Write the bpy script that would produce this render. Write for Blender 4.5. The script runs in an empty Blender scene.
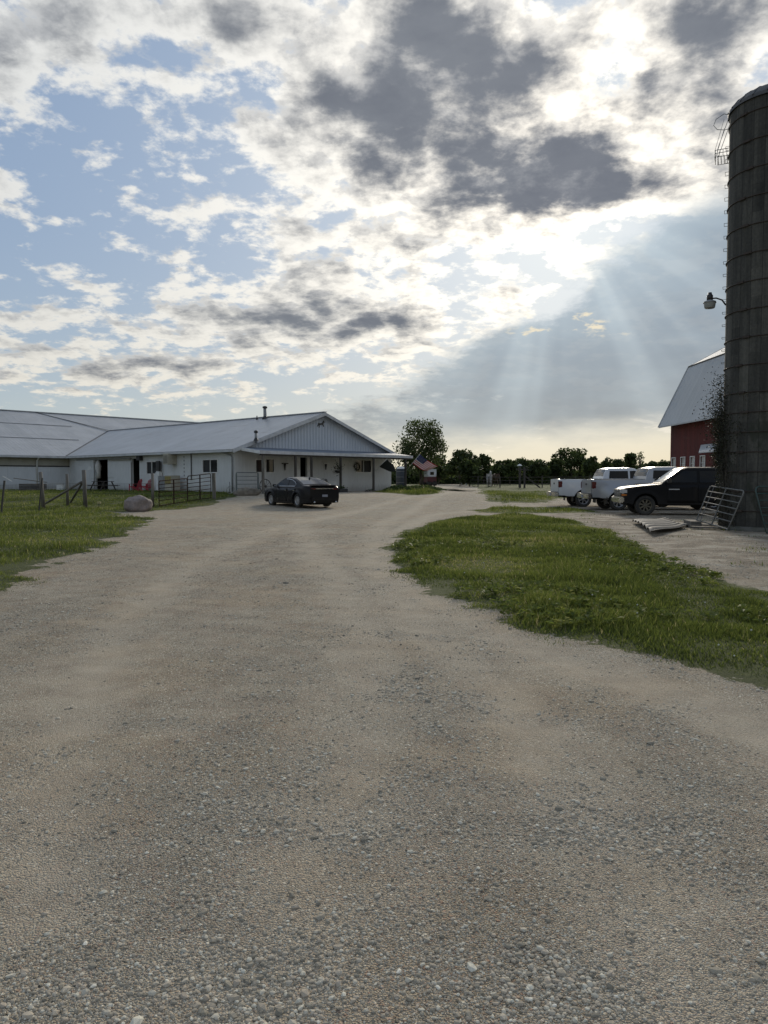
import bpy, bmesh, math, random
import numpy as np
from mathutils import Vector, Matrix, noise as mnoise

random.seed(7)
rng = np.random.default_rng(7)
scene = bpy.context.scene
COL = scene.collection
R = math.radians

# ------------------------------------------------------------ camera
CAM_H, F, PITCH = 1.48, 740.0, R(2.63)
cam_d = bpy.data.cameras.new('camera')
cam = bpy.data.objects.new('camera', cam_d)
COL.objects.link(cam)
cam.location = (0, 0, CAM_H)
cam.rotation_euler = (R(90) - PITCH, 0, 0)
cam_d.sensor_fit = 'VERTICAL'
cam_d.sensor_height = 36.0
cam_d.lens = 36.0 * F / 1024.0
cam_d.clip_start = 0.05
cam_d.clip_end = 6000
scene.camera = cam

scene.view_settings.view_transform = 'Standard'
scene.view_settings.look = 'None'
scene.view_settings.exposure = 0.08
scene.view_settings.gamma = 1.0
scene.view_settings.use_curve_mapping = False
scene.render.film_transparent = False
try:
    scene.cycles.use_denoising = True
    scene.cycles.max_bounces = 6
    scene.cycles.transparent_max_bounces = 8
except Exception:
    pass

SUN_AZ, SUN_EL = R(13.3), R(20.0)          # low sun ahead, a little right of the drive, behind cloud

# ------------------------------------------------------------ node expression helper
class X:
    """a socket (or number) with arithmetic that adds Math nodes"""
    nt = None
    def __init__(s, v): s.v = v
    @staticmethod
    def m(op, *a, clamp=False):
        n = X.nt.nodes.new('ShaderNodeMath'); n.operation = op; n.use_clamp = clamp
        for i, q in enumerate(a):
            q = q.v if isinstance(q, X) else q
            if isinstance(q, (int, float)): n.inputs[i].default_value = q
            else: X.nt.links.new(q, n.inputs[i])
        return X(n.outputs[0])
    def __add__(s, o): return X.m('ADD', s, o)
    __radd__ = __add__
    def __sub__(s, o): return X.m('SUBTRACT', s, o)
    def __rsub__(s, o): return X.m('SUBTRACT', o, s)
    def __mul__(s, o): return X.m('MULTIPLY', s, o)
    __rmul__ = __mul__
    def __truediv__(s, o): return X.m('DIVIDE', s, o)
    def __rtruediv__(s, o): return X.m('DIVIDE', o, s)
    def __neg__(s): return X.m('MULTIPLY', s, -1.0)

def link(o, i):
    o = o.v if isinstance(o, X) else o
    if isinstance(o, (int, float)): i.default_value = o
    elif isinstance(o, (tuple, list)): i.default_value = tuple(o) if len(o) == len(i.default_value) else tuple(o) + (1,)
    else: X.nt.links.new(o, i)
def sstep(a, b, x):
    n = X.nt.nodes.new('ShaderNodeMapRange'); n.interpolation_type = 'SMOOTHSTEP'
    link(x, n.inputs['Value']); n.inputs['From Min'].default_value = a; n.inputs['From Max'].default_value = b
    return X(n.outputs['Result'])
def lstep(a, b, x, c=0.0, d=1.0):
    n = X.nt.nodes.new('ShaderNodeMapRange')
    link(x, n.inputs['Value']); n.inputs['From Min'].default_value = a; n.inputs['From Max'].default_value = b
    n.inputs['To Min'].default_value = c; n.inputs['To Max'].default_value = d
    return X(n.outputs['Result'])
def comb(x, y, z):
    n = X.nt.nodes.new('ShaderNodeCombineXYZ')
    for i, q in enumerate((x, y, z)): link(q, n.inputs[i])
    return X(n.outputs[0])
def sep(v):
    n = X.nt.nodes.new('ShaderNodeSeparateXYZ'); link(v, n.inputs[0])
    return [X(o) for o in n.outputs]
def fbm(v, scale, detail=6.0, rough=0.5, dist=0.0, out='Fac'):
    n = X.nt.nodes.new('ShaderNodeTexNoise'); link(v, n.inputs['Vector'])
    n.inputs['Scale'].default_value = scale; n.inputs['Detail'].default_value = detail
    n.inputs['Roughness'].default_value = rough; n.inputs['Distortion'].default_value = dist
    return X(n.outputs[out])
def voro(v, scale, out='Distance', feature='F1', rnd=1.0):
    n = X.nt.nodes.new('ShaderNodeTexVoronoi'); n.feature = feature; link(v, n.inputs['Vector'])
    n.inputs['Scale'].default_value = scale; n.inputs['Randomness'].default_value = rnd
    return X(n.outputs[out])
def mixc(f, a, b, mode='MIX'):
    n = X.nt.nodes.new('ShaderNodeMix'); n.data_type = 'RGBA'; n.blend_type = mode
    link(f, n.inputs[0]); link(a, n.inputs[6]); link(b, n.inputs[7])
    return X(n.outputs[2])
def vadd(a, b, op='ADD'):
    n = X.nt.nodes.new('ShaderNodeVectorMath'); n.operation = op
    link(a, n.inputs[0]); link(b, n.inputs[1]); return X(n.outputs[0])
def vscale(a, s):
    n = X.nt.nodes.new('ShaderNodeVectorMath'); n.operation = 'SCALE'
    link(a, n.inputs[0]); link(s, n.inputs[3]); return X(n.outputs[0])
def ramp(x, stops):
    n = X.nt.nodes.new('ShaderNodeValToRGB'); link(x, n.inputs[0])
    e = n.color_ramp.elements
    while len(e) < len(stops): e.new(0.5)
    for q, (p, c) in zip(e, stops):
        q.position = p; q.color = tuple(c) + (1,)
    return X(n.outputs[0])

# ------------------------------------------------------------ sky: Nishita air with procedural cloud over it
world = bpy.data.worlds.new('World'); scene.world = world
world.use_nodes = True
X.nt = world.node_tree
X.nt.nodes.clear()
out = X.nt.nodes.new('ShaderNodeOutputWorld')
bg = X.nt.nodes.new('ShaderNodeBackground'); bg.inputs['Strength'].default_value = 0.1
X.nt.links.new(bg.outputs[0], out.inputs[0])
sky = X.nt.nodes.new('ShaderNodeTexSky'); sky.sky_type = 'NISHITA'
sky.sun_disc = False
sky.sun_elevation = SUN_EL; sky.sun_rotation = SUN_AZ
sky.air_density = 1.0; sky.dust_density = 0.6; sky.ozone_density = 1.5
tc = X.nt.nodes.new('ShaderNodeTexCoord')
D = X(tc.outputs['Generated'])
dx, dy, dz = sep(D)
az = X.m('MULTIPLY', X.m('ARCTAN2', dx, dy), 180 / math.pi)        # degrees, 0 = straight ahead (+Y)
el = X.m('MULTIPLY', X.m('ARCSINE', dz), 180 / math.pi)
def AE(px, py):                                                    # compass bearing and height of a spot of sky
    a = math.degrees(math.atan((px - 384) / F))
    vy = (512 - py) / F; p = PITCH
    fy, fz = math.cos(p) + vy * math.sin(p), -math.sin(p) + vy * math.cos(p)
    fx = (px - 384) / F
    n = math.sqrt(fx * fx + fy * fy + fz * fz)
    return math.degrees(math.atan2(fx, fy)), math.degrees(math.asin(fz / n))
zc = X.m('MAXIMUM', dz, 0.0) + 0.24
P = comb(dx / zc, dy / zc, 0.0)
# warp for the blobs, so that their outlines are cloud-like
w1 = fbm(P, 1.9, 7, 0.62, out='Color')
wx, wy, wz = sep(w1)
azw = az + (wx - 0.5) * 16.0
elw = el + (wy - 0.5) * 11.0
def blob(px, py, rx, ry, amp, tilt=0.0, base=None):
    a, e = AE(px, py); k = 50.0 / F * 57.3 / 50.0
    u = (azw - a) / (rx * k); v = (elw - e) / (ry * k)
    if tilt:
        c, s_ = math.cos(R(tilt)), math.sin(R(tilt))
        u, v = u * c + v * (s_ * ry / rx * 1.0), v * c - u * (s_ * 1.0)
    q = X.m('EXPONENT', -(u * u + v * v))
    return q * amp
DARK = [(470, 105, 150, 70, .95, 0), (560, 165, 70, 34, .75, 0), (440, 28, 170, 40, .62, 0), (710, 30, 85, 50, .8, 0),
        (350, 120, 60, 30, .35, 0), (170, 34, 130, 26, .55, 0), (40, 5, 80, 30, .4, 0), (300, 316, 100, 34, .8, 0),
        (200, 300, 60, 20, .3, 0), (90, 352, 130, 14, .5, 0), (440, 242, 55, 15, .55, 0), (640, 85, 20, 14, .5, 0)]
LIGHT = [(280, 110, 110, 60, .16, 0), (70, 92, 110, 50, .20, 0), (240, 235, 120, 40, .16, 0), (60, 300, 140, 40, .16, 0),
         (400, 215, 200, 60, .28, 0), (600, 190, 110, 30, .3, 20), (370, 350, 120, 25, .3, 0), (20, 170, 40, 50, .16, 0), (745, 120, 70, 60, .45, 0), (60, 380, 120, 14, .2, 0)]
GAP = [(110, 190, 110, 70, -.24, 0), (245, 150, 110, 60, -.2, 0), (70, 250, 90, 34, -.24, 0), (600, 58, 45, 34, -.45, 0), (680, 150, 60, 18, -.25, 15),
       (420, 292, 60, 12, -.22, 15), (130, 400, 200, 14, -.24, 0), (500, 438, 400, 20, -.4, 0), (210, 265, 60, 14, -.2, 0)]
cov = None
for b in DARK + LIGHT + GAP:
    q = blob(*b)
    cov = q if cov is None else cov + q
n1 = fbm(P, 7.0, 10, 0.57, 0.15)
n1s = fbm(vadd(P, (0.010, 0.04, 0)), 7.0, 6, 0.57, 0.15)
n2 = fbm(vadd(P, (7.3, 2.1, 0)), 24.0, 7, 0.62, 0.1)
n0 = fbm(vadd(P, (3.1, 9.2, 0)), 1.9, 4, 0.5)
# away from the part of the sky the photo shows the cover is plain broken cloud
rho = cov * 1.02 + (n1 - 0.5) * 2.9 + (n2 - 0.5) * 1.2 + (n0 - 0.5) * 1.0 - 0.02
alpha = sstep(-0.12, 0.34, rho)
relief_ = X.m('MULTIPLY', n1 - n1s, 5.0)
thick = sstep(0.20, 1.12, rho - (n2 - 0.5) * 0.5 - relief_ * 0.35)
# angle from the hidden sun
sd = (math.sin(SUN_AZ) * math.cos(SUN_EL), math.cos(SUN_AZ) * math.cos(SUN_EL), math.sin(SUN_EL))
cs = dx * sd[0] + dy * sd[1] + dz * sd[2]
sang = X.m('MULTIPLY', X.m('ARCCOSINE', X.m('MINIMUM', cs, 0.99999)), 180 / math.pi)
glow = X.m('EXPONENT', -(sang / 15.0))
glow2 = X.m('EXPONENT', -((sang / 9.0) * (sang / 9.0)))
low = X.m('EXPONENT', -(X.m('MAXIMUM', el, 0.0) / 7.0))            # toward the horizon
S = 10.0                                                            # 1 / background strength
air = vscale(X(sky.outputs[0]), 0.62)
airt = mixc(0.65, air, (0.25 * S, 0.37 * S, 0.58 * S))
hor = mixc(sstep(-30, 25, az), (0.54 * S, 0.57 * S, 0.49 * S), (0.78 * S, 0.65 * S, 0.38 * S))
airt = mixc(low * 0.92, airt, hor)
airt = mixc(glow * 0.75, airt, (0.95 * S, 1.0 * S, 0.98 * S))
brightc = mixc(glow, (0.62 * S, 0.645 * S, 0.66 * S), (1.9 * S, 1.75 * S, 1.5 * S))
brightc = mixc(low * 0.7, brightc, (0.85 * S, 0.72 * S, 0.47 * S))
darkc = mixc(glow, (0.24 * S, 0.26 * S, 0.29 * S), (0.175 * S, 0.19 * S, 0.225 * S))
darkc = mixc(low * 0.6, darkc, (0.33 * S, 0.35 * S, 0.34 * S))
darkc = mixc(sstep(0.42, 0.66, n1s * 0.6 + n0 * 0.4) * 0.6, darkc, (0.13 * S, 0.145 * S, 0.18 * S))
darkc = mixc(sstep(0.52, 0.34, n1 * 0.7 + n2 * 0.3) * 0.7, darkc, (0.38 * S, 0.39 * S, 0.41 * S))
brightc = mixc(sstep(0.05, -0.35, relief_) * (1 - glow * 0.6) * 0.45, brightc, (0.40 * S, 0.42 * S, 0.45 * S))
cloud = mixc(thick, brightc, darkc)
colr = mixc(alpha, airt, cloud)
# the smooth grey-blue bank low on the right, behind which the sun stands
ab, eb = AE(640, 320)
edge = (az - AE(380, 0)[0]) * 0.60 + AE(0, 392)[1] + (wy - 0.5) * 14.0 + (n1 - 0.5) * 7.0 + (n2 - 0.5) * 3.0
edge = X.m('MINIMUM', edge, AE(0, 216)[1] + (wx - 0.5) * 8.0 + X.m('MAXIMUM', az - 18.0, 0.0) * 0.3)
bank = sstep(-1.2, 2.4, edge - el) * sstep(1.6, 4.8, el + (wx - 0.5) * 4.0 - X.m('MAXIMUM', az - 14.0, 0.0) * 0.13)
bank = bank * lstep(48, 60, az, 1, 0)
nb = fbm(vadd(P, (1.7, 5.0, 0)), 2.2, 6, 0.55)
bankc = mixc(sstep(0.35, 0.7, nb), (0.165 * S, 0.225 * S, 0.305 * S), (0.245 * S, 0.32 * S, 0.40 * S))
bankc = mixc(low * 0.7, bankc, (0.50 * S, 0.47 * S, 0.38 * S))
# crepuscular rays
ry_ = (el - math.degrees(SUN_EL)) ; rx_ = (az - math.degrees(SUN_AZ)) 
th = X.m('ARCTAN2', rx_, -ry_)
rn = fbm(comb(th * 1.0, sang * 0.006, 0.0), 3.6, 2, 0.5)
rays = sstep(0.36, 0.78, rn) * X.m('EXPONENT', -(sang / 15.0)) * sstep(-3, 2, -ry_ - 1.0)
bankc = mixc(rays * 0.72, bankc, (0.75 * S, 0.85 * S, 0.88 * S))
bankc = mixc(glow2 * 0.85, bankc, (0.62 * S, 0.72 * S, 0.78 * S))
slit = blob(570, 318, 60, 9, 1.0) * sstep(0.42, 0.6, n1)
bankc = mixc(sstep(0.25, 0.7, slit), bankc, (0.8 * S, 0.72 * S, 0.55 * S))
colr = mixc(bank * 0.93, colr, bankc)
# below the horizon: the brightness of land
colr = mixc(sstep(-0.5, -3.0, el), colr, (0.08 * S, 0.08 * S, 0.06 * S))
link(colr, bg.inputs['Color'])
world.cycles.sampling_method = 'MANUAL'
world.cycles.sample_map_resolution = 512

sun_d = bpy.data.lights.new('sun', 'SUN')
sun_d.energy = 2.3; sun_d.angle = R(11); sun_d.color = (1.0, 0.90, 0.74)
sun = bpy.data.objects.new('sun', sun_d); COL.objects.link(sun)
sun.rotation_euler = Vector((-sd[0], -sd[1], -sd[2])).to_track_quat('-Z', 'Y').to_euler()
# ------------------------------------------------------------ building helpers
def sm(a, b, x):
    t = min(1.0, max(0.0, (x - a) / (b - a))); return t * t * (3 - 2 * t)
def hgt(x, y):
    """height of the land: level yard, a gentle rise to the long white building and the fields behind"""
    return 0.45 * sm(34, 50, y) * (1 - sm(4, 14, x) * (1 - sm(60, 110, y))) + 0.35 * sm(60, 110, y) * sm(-10, 10, x) * 0 
def ray(px, py):
    vx, vy = (px - 384) / F, (512 - py) / F
    return Vector((vx, math.cos(PITCH) + vy * math.sin(PITCH), -math.sin(PITCH) + vy * math.cos(PITCH)))
def G(px, py):
    """the spot of ground seen at a pixel of the photograph"""
    d = ray(px, py); z = 0.0
    for _ in range(30):
        t = (z - CAM_H) / d.z; q = Vector((0, 0, CAM_H)) + d * t
        z = 0.5 * z + 0.5 * hgt(q.x, q.y)
    return q
def AT(px, py, Y):
    d = ray(px, py); return Vector((0, 0, CAM_H)) + d * (Y / d.y)

def mat(name, col=(.5, .5, .5), rough=.6, metal=0.0, emit=None, spec=None):
    m = bpy.data.materials.new(name); m.use_nodes = True
    X.nt = m.node_tree
    b = m.node_tree.nodes['Principled BSDF']
    b.inputs['Roughness'].default_value = rough; b.inputs['Metallic'].default_value = metal
    if isinstance(col, tuple): b.inputs['Base Color'].default_value = col + (1,)
    if spec is not None: b.inputs['Specular IOR Level'].default_value = spec
    return m, b
def worn(name, a, b_, scale=3.0, rough=.7, metal=0.0, streak=(1, 1, 1), bump=0.0, bscale=30, fine=.25):
    """a paint or material with large soft dirt and fine mottling in object space"""
    m, b = mat(name, a, rough, metal)
    t = X.nt.nodes.new('ShaderNodeTexCoord')
    v = vadd(X(t.outputs['Object']), streak, 'MULTIPLY')
    n = fbm(v, scale, 6, .6); f = fbm(v, scale * 9, 4, .6)
    q = sstep(.35, .72, n * (1 - fine) + f * fine)
    link(mixc(q, a + (1,), b_ + (1,)), b.inputs['Base Color'])
    if bump:
        bn = X.nt.nodes.new('ShaderNodeBump'); bn.inputs['Strength'].default_value = bump; bn.inputs['Distance'].default_value = .01
        link(fbm(v, bscale, 5, .6), bn.inputs['Height']); link(X(bn.outputs[0]), b.inputs['Normal'])
    return m

class MB:
    """collects shapes and links them as ONE mesh object"""
    def __init__(s): s.v = []; s.f = []; s.mi = []; s.sm = []; s.cur = 0; s.smooth = False
    def add(s, vs, fs, smooth=None):
        o = len(s.v); s.v += [tuple(q) for q in vs]
        for f in fs:
            s.f.append(tuple(o + i for i in f)); s.mi.append(s.cur); s.sm.append(s.smooth if smooth is None else smooth)
        return s
    def box(s, x0, x1, y0, y1, z0, z1, M=None):
        vs = [Vector((x, y, z)) for z in (z0, z1) for y in (y0, y1) for x in (x0, x1)]
        if M is not None: vs = [M @ q for q in vs]
        return s.add(vs, [(0, 2, 3, 1), (4, 5, 7, 6), (0, 1, 5, 4), (2, 6, 7, 3), (0, 4, 6, 2), (1, 3, 7, 5)], False)
    def bar(s, a, b, w, h=None, up=(0, 0, 1)):
        """rectangular bar from a to b"""
        a, b = Vector(a), Vector(b); h = h or w; d = (b - a).normalized(); u = Vector(up)
        if abs(d.dot(u)) > .95: u = Vector((0, 1, 0))
        x = d.cross(u).normalized() * (w / 2); y = x.cross(d).normalized() * (h / 2)
        vs = [p + i * x + j * y for p in (a, b) for i, j in ((-1, -1), (1, -1), (1, 1), (-1, 1))]
        return s.add(vs, [(0, 3, 2, 1), (4, 5, 6, 7), (0, 1, 5, 4), (1, 2, 6, 5), (2, 3, 7, 6), (3, 0, 4, 7)], False)
    def tube(s, pts, r, n=8, caps=True, closed=False):
        pts = [Vector(p) for p in pts]; k = len(pts)
        rs = r if isinstance(r, (list, tuple)) else [r] * k
        vs = []; pd = None
        for i, p in enumerate(pts):
            a = pts[(i - 1) % k] if (i or closed) else p
            b = pts[(i + 1) % k] if (i < k - 1 or closed) else p
            d = (b - a).normalized()
            if pd is None:
                u = Vector((0, 0, 1)) if abs(d.z) < .9 else Vector((1, 0, 0))
            else: u = pu
            x = d.cross(u).normalized(); y = x.cross(d).normalized(); pu = y; pd = d
            for j in range(n):
                t = 2 * math.pi * j / n
                vs.append(p + (x * math.cos(t) + y * math.sin(t)) * rs[i])
        fs = []
        for i in range(k if closed else k - 1):
            for j in range(n):
                a = i * n + j; b = i * n + (j + 1) % n; c = ((i + 1) % k) * n
                fs.append((a, b, c + (j + 1) % n, c + j))
        if caps and not closed: fs += [tuple(range(n))[::-1], tuple(range((k - 1) * n, k * n))]
        return s.add(vs, fs, True)
    def lathe(s, prof, c=(0, 0, 0), axis='z', n=24, M=None, arc=(0, 2 * math.pi)):
        """prof: (radius, height) pairs; closed round"""
        vs = []; full = abs(arc[1] - arc[0] - 2 * math.pi) < 1e-6; nn = n if full else n + 1
        for r, h in prof:
            for j in range(nn):
                t = arc[0] + (arc[1] - arc[0]) * j / n
                q = (r * math.cos(t), r * math.sin(t), h)
                if axis == 'y': q = (q[0], q[2], q[1])
                if axis == 'x': q = (q[2], q[0], q[1])
                q = Vector(q) + Vector(c)
                vs.append(M @ q if M is not None else q)
        fs = []
        for i in range(len(prof) - 1):
            for j in range(n):
                a = i * nn + j; b = i * nn + (j + 1) % nn
                fs.append((a, b, b + nn, a + nn))
        return s.add(vs, fs, True)
    def poly(s, pts, n, t):
        """prism: polygon pts pushed by thickness t along n"""
        pts = [Vector(p) for p in pts]; n = Vector(n) * t; k = len(pts)
        vs = pts + [p + n for p in pts]
        return s.add(vs, [tuple(range(k))[::-1], tuple(range(k, 2 * k))] + [(i, (i + 1) % k, k + (i + 1) % k, k + i) for i in range(k)], False)
    def build(s, name, m, parent=None, loc=None, bevel=0.0, rot=None):
        me = bpy.data.meshes.new(name); me.from_pydata(s.v, [], s.f)
        for q in (m if isinstance(m, (list, tuple)) else [m]): me.materials.append(q)
        me.polygons.foreach_set('material_index', s.mi); me.polygons.foreach_set('use_smooth', s.sm)
        bm = bmesh.new(); bm.from_mesh(me); bmesh.ops.recalc_face_normals(bm, faces=bm.faces)
        if bevel:
            bmesh.ops.remove_doubles(bm, verts=bm.verts, dist=1e-5)
            es = [e for e in bm.edges if len(e.link_faces) == 2 and e.calc_face_angle(0) > .6]
            bmesh.ops.bevel(bm, geom=es, offset=bevel, segments=2, affect='EDGES', clamp_overlap=True)
        bm.to_mesh(me); bm.free(); me.update()
        o = bpy.data.objects.new(name, me); COL.objects.link(o)
        if parent is not None: o.parent = parent
        if loc is not None: o.location = loc
        if rot is not None: o.rotation_euler = rot
        return o
def fastmesh(name, V, Fc, m, smooth=False):
    """numpy vertices (n,3) and faces (m,k) to one object"""
    me = bpy.data.meshes.new(name); k = Fc.shape[1]
    me.vertices.add(len(V)); me.vertices.foreach_set('co', V.astype(np.float32).ravel())
    me.loops.add(Fc.size); me.loops.foreach_set('vertex_index', Fc.astype(np.int32).ravel())
    me.polygons.add(len(Fc)); me.polygons.foreach_set('loop_start', np.arange(0, Fc.size, k, dtype=np.int32))
    me.polygons.foreach_set('loop_total', np.full(len(Fc), k, dtype=np.int32))
    me.polygons.foreach_set('use_smooth', np.full(len(Fc), smooth))
    me.update(calc_edges=True); me.materials.append(m)
    o = bpy.data.objects.new(name, me); COL.objects.link(o); return o
def tag(o, label=None, cat=None, group=None, kind=None):
    if label: o['label'] = label
    if cat: o['category'] = cat
    if group: o['group'] = group
    if kind: o['kind'] = kind
    return o
def empty(name, loc, rz=0.0, label=None, cat=None, group=None):
    o = bpy.data.objects.new(name, None); COL.objects.link(o)
    o.location = loc; o.rotation_euler = (0, 0, rz); o.empty_display_size = .3
    return tag(o, label, cat, group)
def copy_tree(o, parent=None, **kw):
    c = o.copy(); COL.objects.link(c)
    if parent is not None: c.parent = parent
    for ch in list(o.children): copy_tree(ch, c)
    return c

# ------------------------------------------------------------ the land
def vnoise(x, y, seed=0.0):
    """cheap smooth numpy noise, about -1..1"""
    r = 0
    for k, (a, b, c) in enumerate(((1.0, .37, 1.1), (-.61, .93, 2.3), (.28, -1.13, .7), (1.37, .71, 4.1), (-.9, -1.21, 5.5))):
        r = r + np.sin(a * x + b * y + c + seed * (k + 1.3)) * np.cos(.83 * b * x - .71 * a * y + 2 * c + seed)
    return r / 2.6
def hgt_np(x, y):
    s = lambda a, b, q: (lambda t: t * t * (3 - 2 * t))(np.clip((q - a) / (b - a), 0, 1))
    return 0.45 * s(34, 50, y) * (1 - s(4, 14, x) * (1 - s(60, 110, y)))
def pix_poly(pts): return np.array([[*G(a, b)[:2]] for a, b in pts])
def sdist(poly, x, y):
    """signed distance to a polygon, positive inside (numpy)"""
    d = np.full(x.shape, 1e9); ins = np.zeros(x.shape, bool); n = len(poly)
    for i in range(n):
        ax, ay = poly[i]; bx, by = poly[(i + 1) % n]
        ex, ey = bx - ax, by - ay; t = np.clip(((x - ax) * ex + (y - ay) * ey) / (ex * ex + ey * ey + 1e-12), 0, 1)
        d = np.minimum(d, np.hypot(x - ax - t * ex, y - ay - t * ey))
        c = ((ay > y) != (by > y)) & (x < ex * (y - ay) / (ey if abs(ey) > 1e-9 else 1e-9) + ax)
        ins ^= c
    return np.where(ins, d, -d)
def ldist(line, x, y):
    d = np.full(x.shape, 1e9)
    for i in range(len(line) - 1):
        ax, ay = line[i]; bx, by = line[i + 1]; ex, ey = bx - ax, by - ay
        t = np.clip(((x - ax) * ex + (y - ay) * ey) / (ex * ex + ey * ey), 0, 1)
        d = np.minimum(d, np.hypot(x - ax - t * ex, y - ay - t * ey))
    return d
ISLAND = pix_poly([(384, 549), (385, 560), (404, 575), (432, 593), (470, 611), (520, 628), (565, 638), (610, 646), (652, 656), (700, 674), (768, 700), (860, 735),
                   (900, 640), (768, 589), (735, 581), (700, 569), (668, 556), (640, 545), (604, 530), (575, 520), (520, 514.5), (478, 516), (436, 521), (402, 532)])
LAWN = pix_poly([(-420, 720), (-60, 622), (0, 597), (28, 577), (62, 562), (98, 548), (130, 533), (152, 522), (158, 518), (118, 517), (122, 511.5), (150, 511.5), (210, 505.5), (222, 500), (236, 497), (240, 492),
                 (60, 489), (-90, 489), (-400, 500)])
FIELD = np.array([[*G(478, 487.5)[:2]], [*G(480, 492)[:2]], [*G(484, 500)[:2]], [*G(505, 503.5)[:2]], [*G(548, 503)[:2]], [*G(556, 498)[:2]], [23, 44], [90, 44], [400, 40], [900, 250], [900, 3000], [-900, 3000], [-900, 120],
                  [-70, 100], [-10, 78], [2.5, 84], [5.5, 95], [*G(432, 482.9)[:2]], [*G(455, 484)[:2]]])
STRIP = pix_poly([(470, 510), (500, 507), (556, 507.5), (590, 510), (600, 512.5), (560, 513.5), (520, 513.5), (480, 513)])
WEEDS = pix_poly([(395, 493.5), (410, 495.5), (437, 494), (438, 489), (428, 486), (410, 486), (398, 489.5), (372, 492)])
DIRT = pix_poly([(500, 512), (560, 506), (660, 500), (800, 500), (1100, 520), (1100, 620), (900, 640), (768, 596), (700, 574), (600, 534), (560, 522), (500, 516)])
TRACKS = [pix_poly(q) for q in ([(250, 1000), (330, 850), (362, 740), (365, 640), (340, 580), (310, 545), (300, 520)], [(700, 1000), (640, 860), (520, 720), (420, 620), (370, 560), (380, 525), (420, 505), (452, 492)],
                                [(30, 900), (60, 740), (120, 620), (200, 560), (280, 527), (380, 505), (440, 492)], [(768, 735), (640, 680), (500, 640), (410, 590), (385, 560), (392, 535), (430, 515), (520, 505), (600, 508)])]
def field_grass(x, y):
    """signed distance into grass (m)"""
    g = np.full(x.shape, -1e9)
    for p, w in ((ISLAND, .2), (LAWN, .3), (FIELD, .5), (STRIP, .25), (WEEDS, .3)):
        g = np.maximum(g, sdist(p, x, y) + w * (vnoise(x * 1.7, y * 1.7, 1) * .9 + vnoise(x * 5, y * 5, 2) * .8))
    return g
def relief(x, y, g, tr):
    near = np.exp(-np.maximum(y - 2, 0) / 25.0)
    z = hgt_np(x, y) + near * (.018 * vnoise(x * .8, y * .8, 3) + .008 * vnoise(x * 2.9, y * 2.9, 4) + .004 * vnoise(x * 9, y * 9, 5))
    z = z + .035 * np.clip((g + .1) / .6, 0, 1) - .02 * tr * near
    return z
def loose(x, y):
    """0..1, how much loose stone lies on the packed earth"""
    c = vnoise(x * .9, y * .9, 41) * .45 + vnoise(x * 2.7, y * 2.7, 42) * .4 + vnoise(x * 7, y * 7, 43) * .35
    for a, b, r_ in CLUMPS: c = c + .9 * np.exp(-((x - a) ** 2 + (y - b) ** 2) / r_ ** 2)
    return np.clip(.55 + .5 * c, 0, 1)
CLUMPS = [(*G(545, 985)[:2], .35), (*G(640, 830)[:2], .4), (*G(250, 980)[:2], .25)]
def track_amt(x, y):
    d = np.full(x.shape, 9.0)
    for t in TRACKS: d = np.minimum(d, ldist(t, x, y))
    return np.exp(-(d / .38) ** 2)
# one sheet, fine near the viewer and coarse at the horizon
ys = np.concatenate([-np.geomspace(400, 1.0, 24), np.linspace(-.8, 1.2, 8), np.geomspace(1.35, 60, 420), np.geomspace(62, 3500, 70)])
us = np.linspace(-1, 1, 361); us = np.sign(us) * (np.abs(us) ** 1.25)
YY, UU = np.meshgrid(ys, us, indexing='ij')
XX = UU * (np.abs(YY) * 1.25 + 5.5)
g = field_grass(XX, YY); tr = track_amt(XX, YY)
di = np.clip(sdist(DIRT, XX, YY) / 1.2 + .5 + .25 * vnoise(XX, YY, 8), 0, 1)
ZZ = relief(XX, YY, g, tr)
V = np.stack([XX, YY, ZZ], -1).reshape(-1, 3)
nr, nc = YY.shape
ii = (np.arange(nr - 1)[:, None] * nc + np.arange(nc - 1)[None, :]).reshape(-1)
Fq = np.stack([ii, ii + 1, ii + nc + 1, ii + nc], -1)
ga = np.clip(g / .5 + .5, 0, 1).reshape(-1)

gm, gb = mat('ground_cover', rough=.95); gb.inputs['Specular IOR Level'].default_value = .25
t = X.nt.nodes.new('ShaderNodeTexCoord'); pos = X(t.outputs['Object'])
def attr(n):
    a = X.nt.nodes.new('ShaderNodeAttribute'); a.attribute_name = n; return X(a.outputs['Fac'])
A_g, A_t, A_d, A_l = attr('grass'), attr('track'), attr('dirt'), attr('loose')
big = fbm(pos, .55, 5, .6); med = fbm(pos, 3.0, 5, .6); fin = fbm(pos, 60, 3, .6)
def stones(scale, seed, thr):
    v = vadd(pos, (seed, seed * 1.7, 0))
    d = voro(v, scale); c = voro(v, scale, 'Color'); r_, g_, b_ = sep(c)
    mask = sstep(thr, thr - .14, d) * sstep(.25, .3, r_)
    return d, g_, b_, mask
d1, c1, e1, m1 = stones(135, 0, .48); d2, c2, e2, m2 = stones(62, 3, .44); d3, c3, e3, m3 = stones(28, 9, .30)
tan_ = ramp(med, [(.25, (.23, .18, .125)), (.5, (.40, .337, .245)), (.75, (.55, .475, .355))])
tan_ = mixc(sstep(.45, .8, fin) * .6, tan_, (.13, .108, .08, 1))
def stonecol(c, e): return mixc(sstep(.55, .95, e) * .8, ramp(c, [(0, (.055, .055, .045)), (.3, (.23, .215, .165)), (.65, (.50, .475, .38)), (1, (.92, .88, .74))]), (.44, .28, .20, 1))
gamt = .55 + .45 * sstep(.36, .62, A_l * .66 + med * .22 + fin * .12)                 # how much loose gravel lies on the packed earth
gamt = gamt * (1 - A_t * .55) * (1 - A_d * .8)
base = mixc(m1 * (gamt * .6 + .4), tan_, stonecol(c1, e1))
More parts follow.
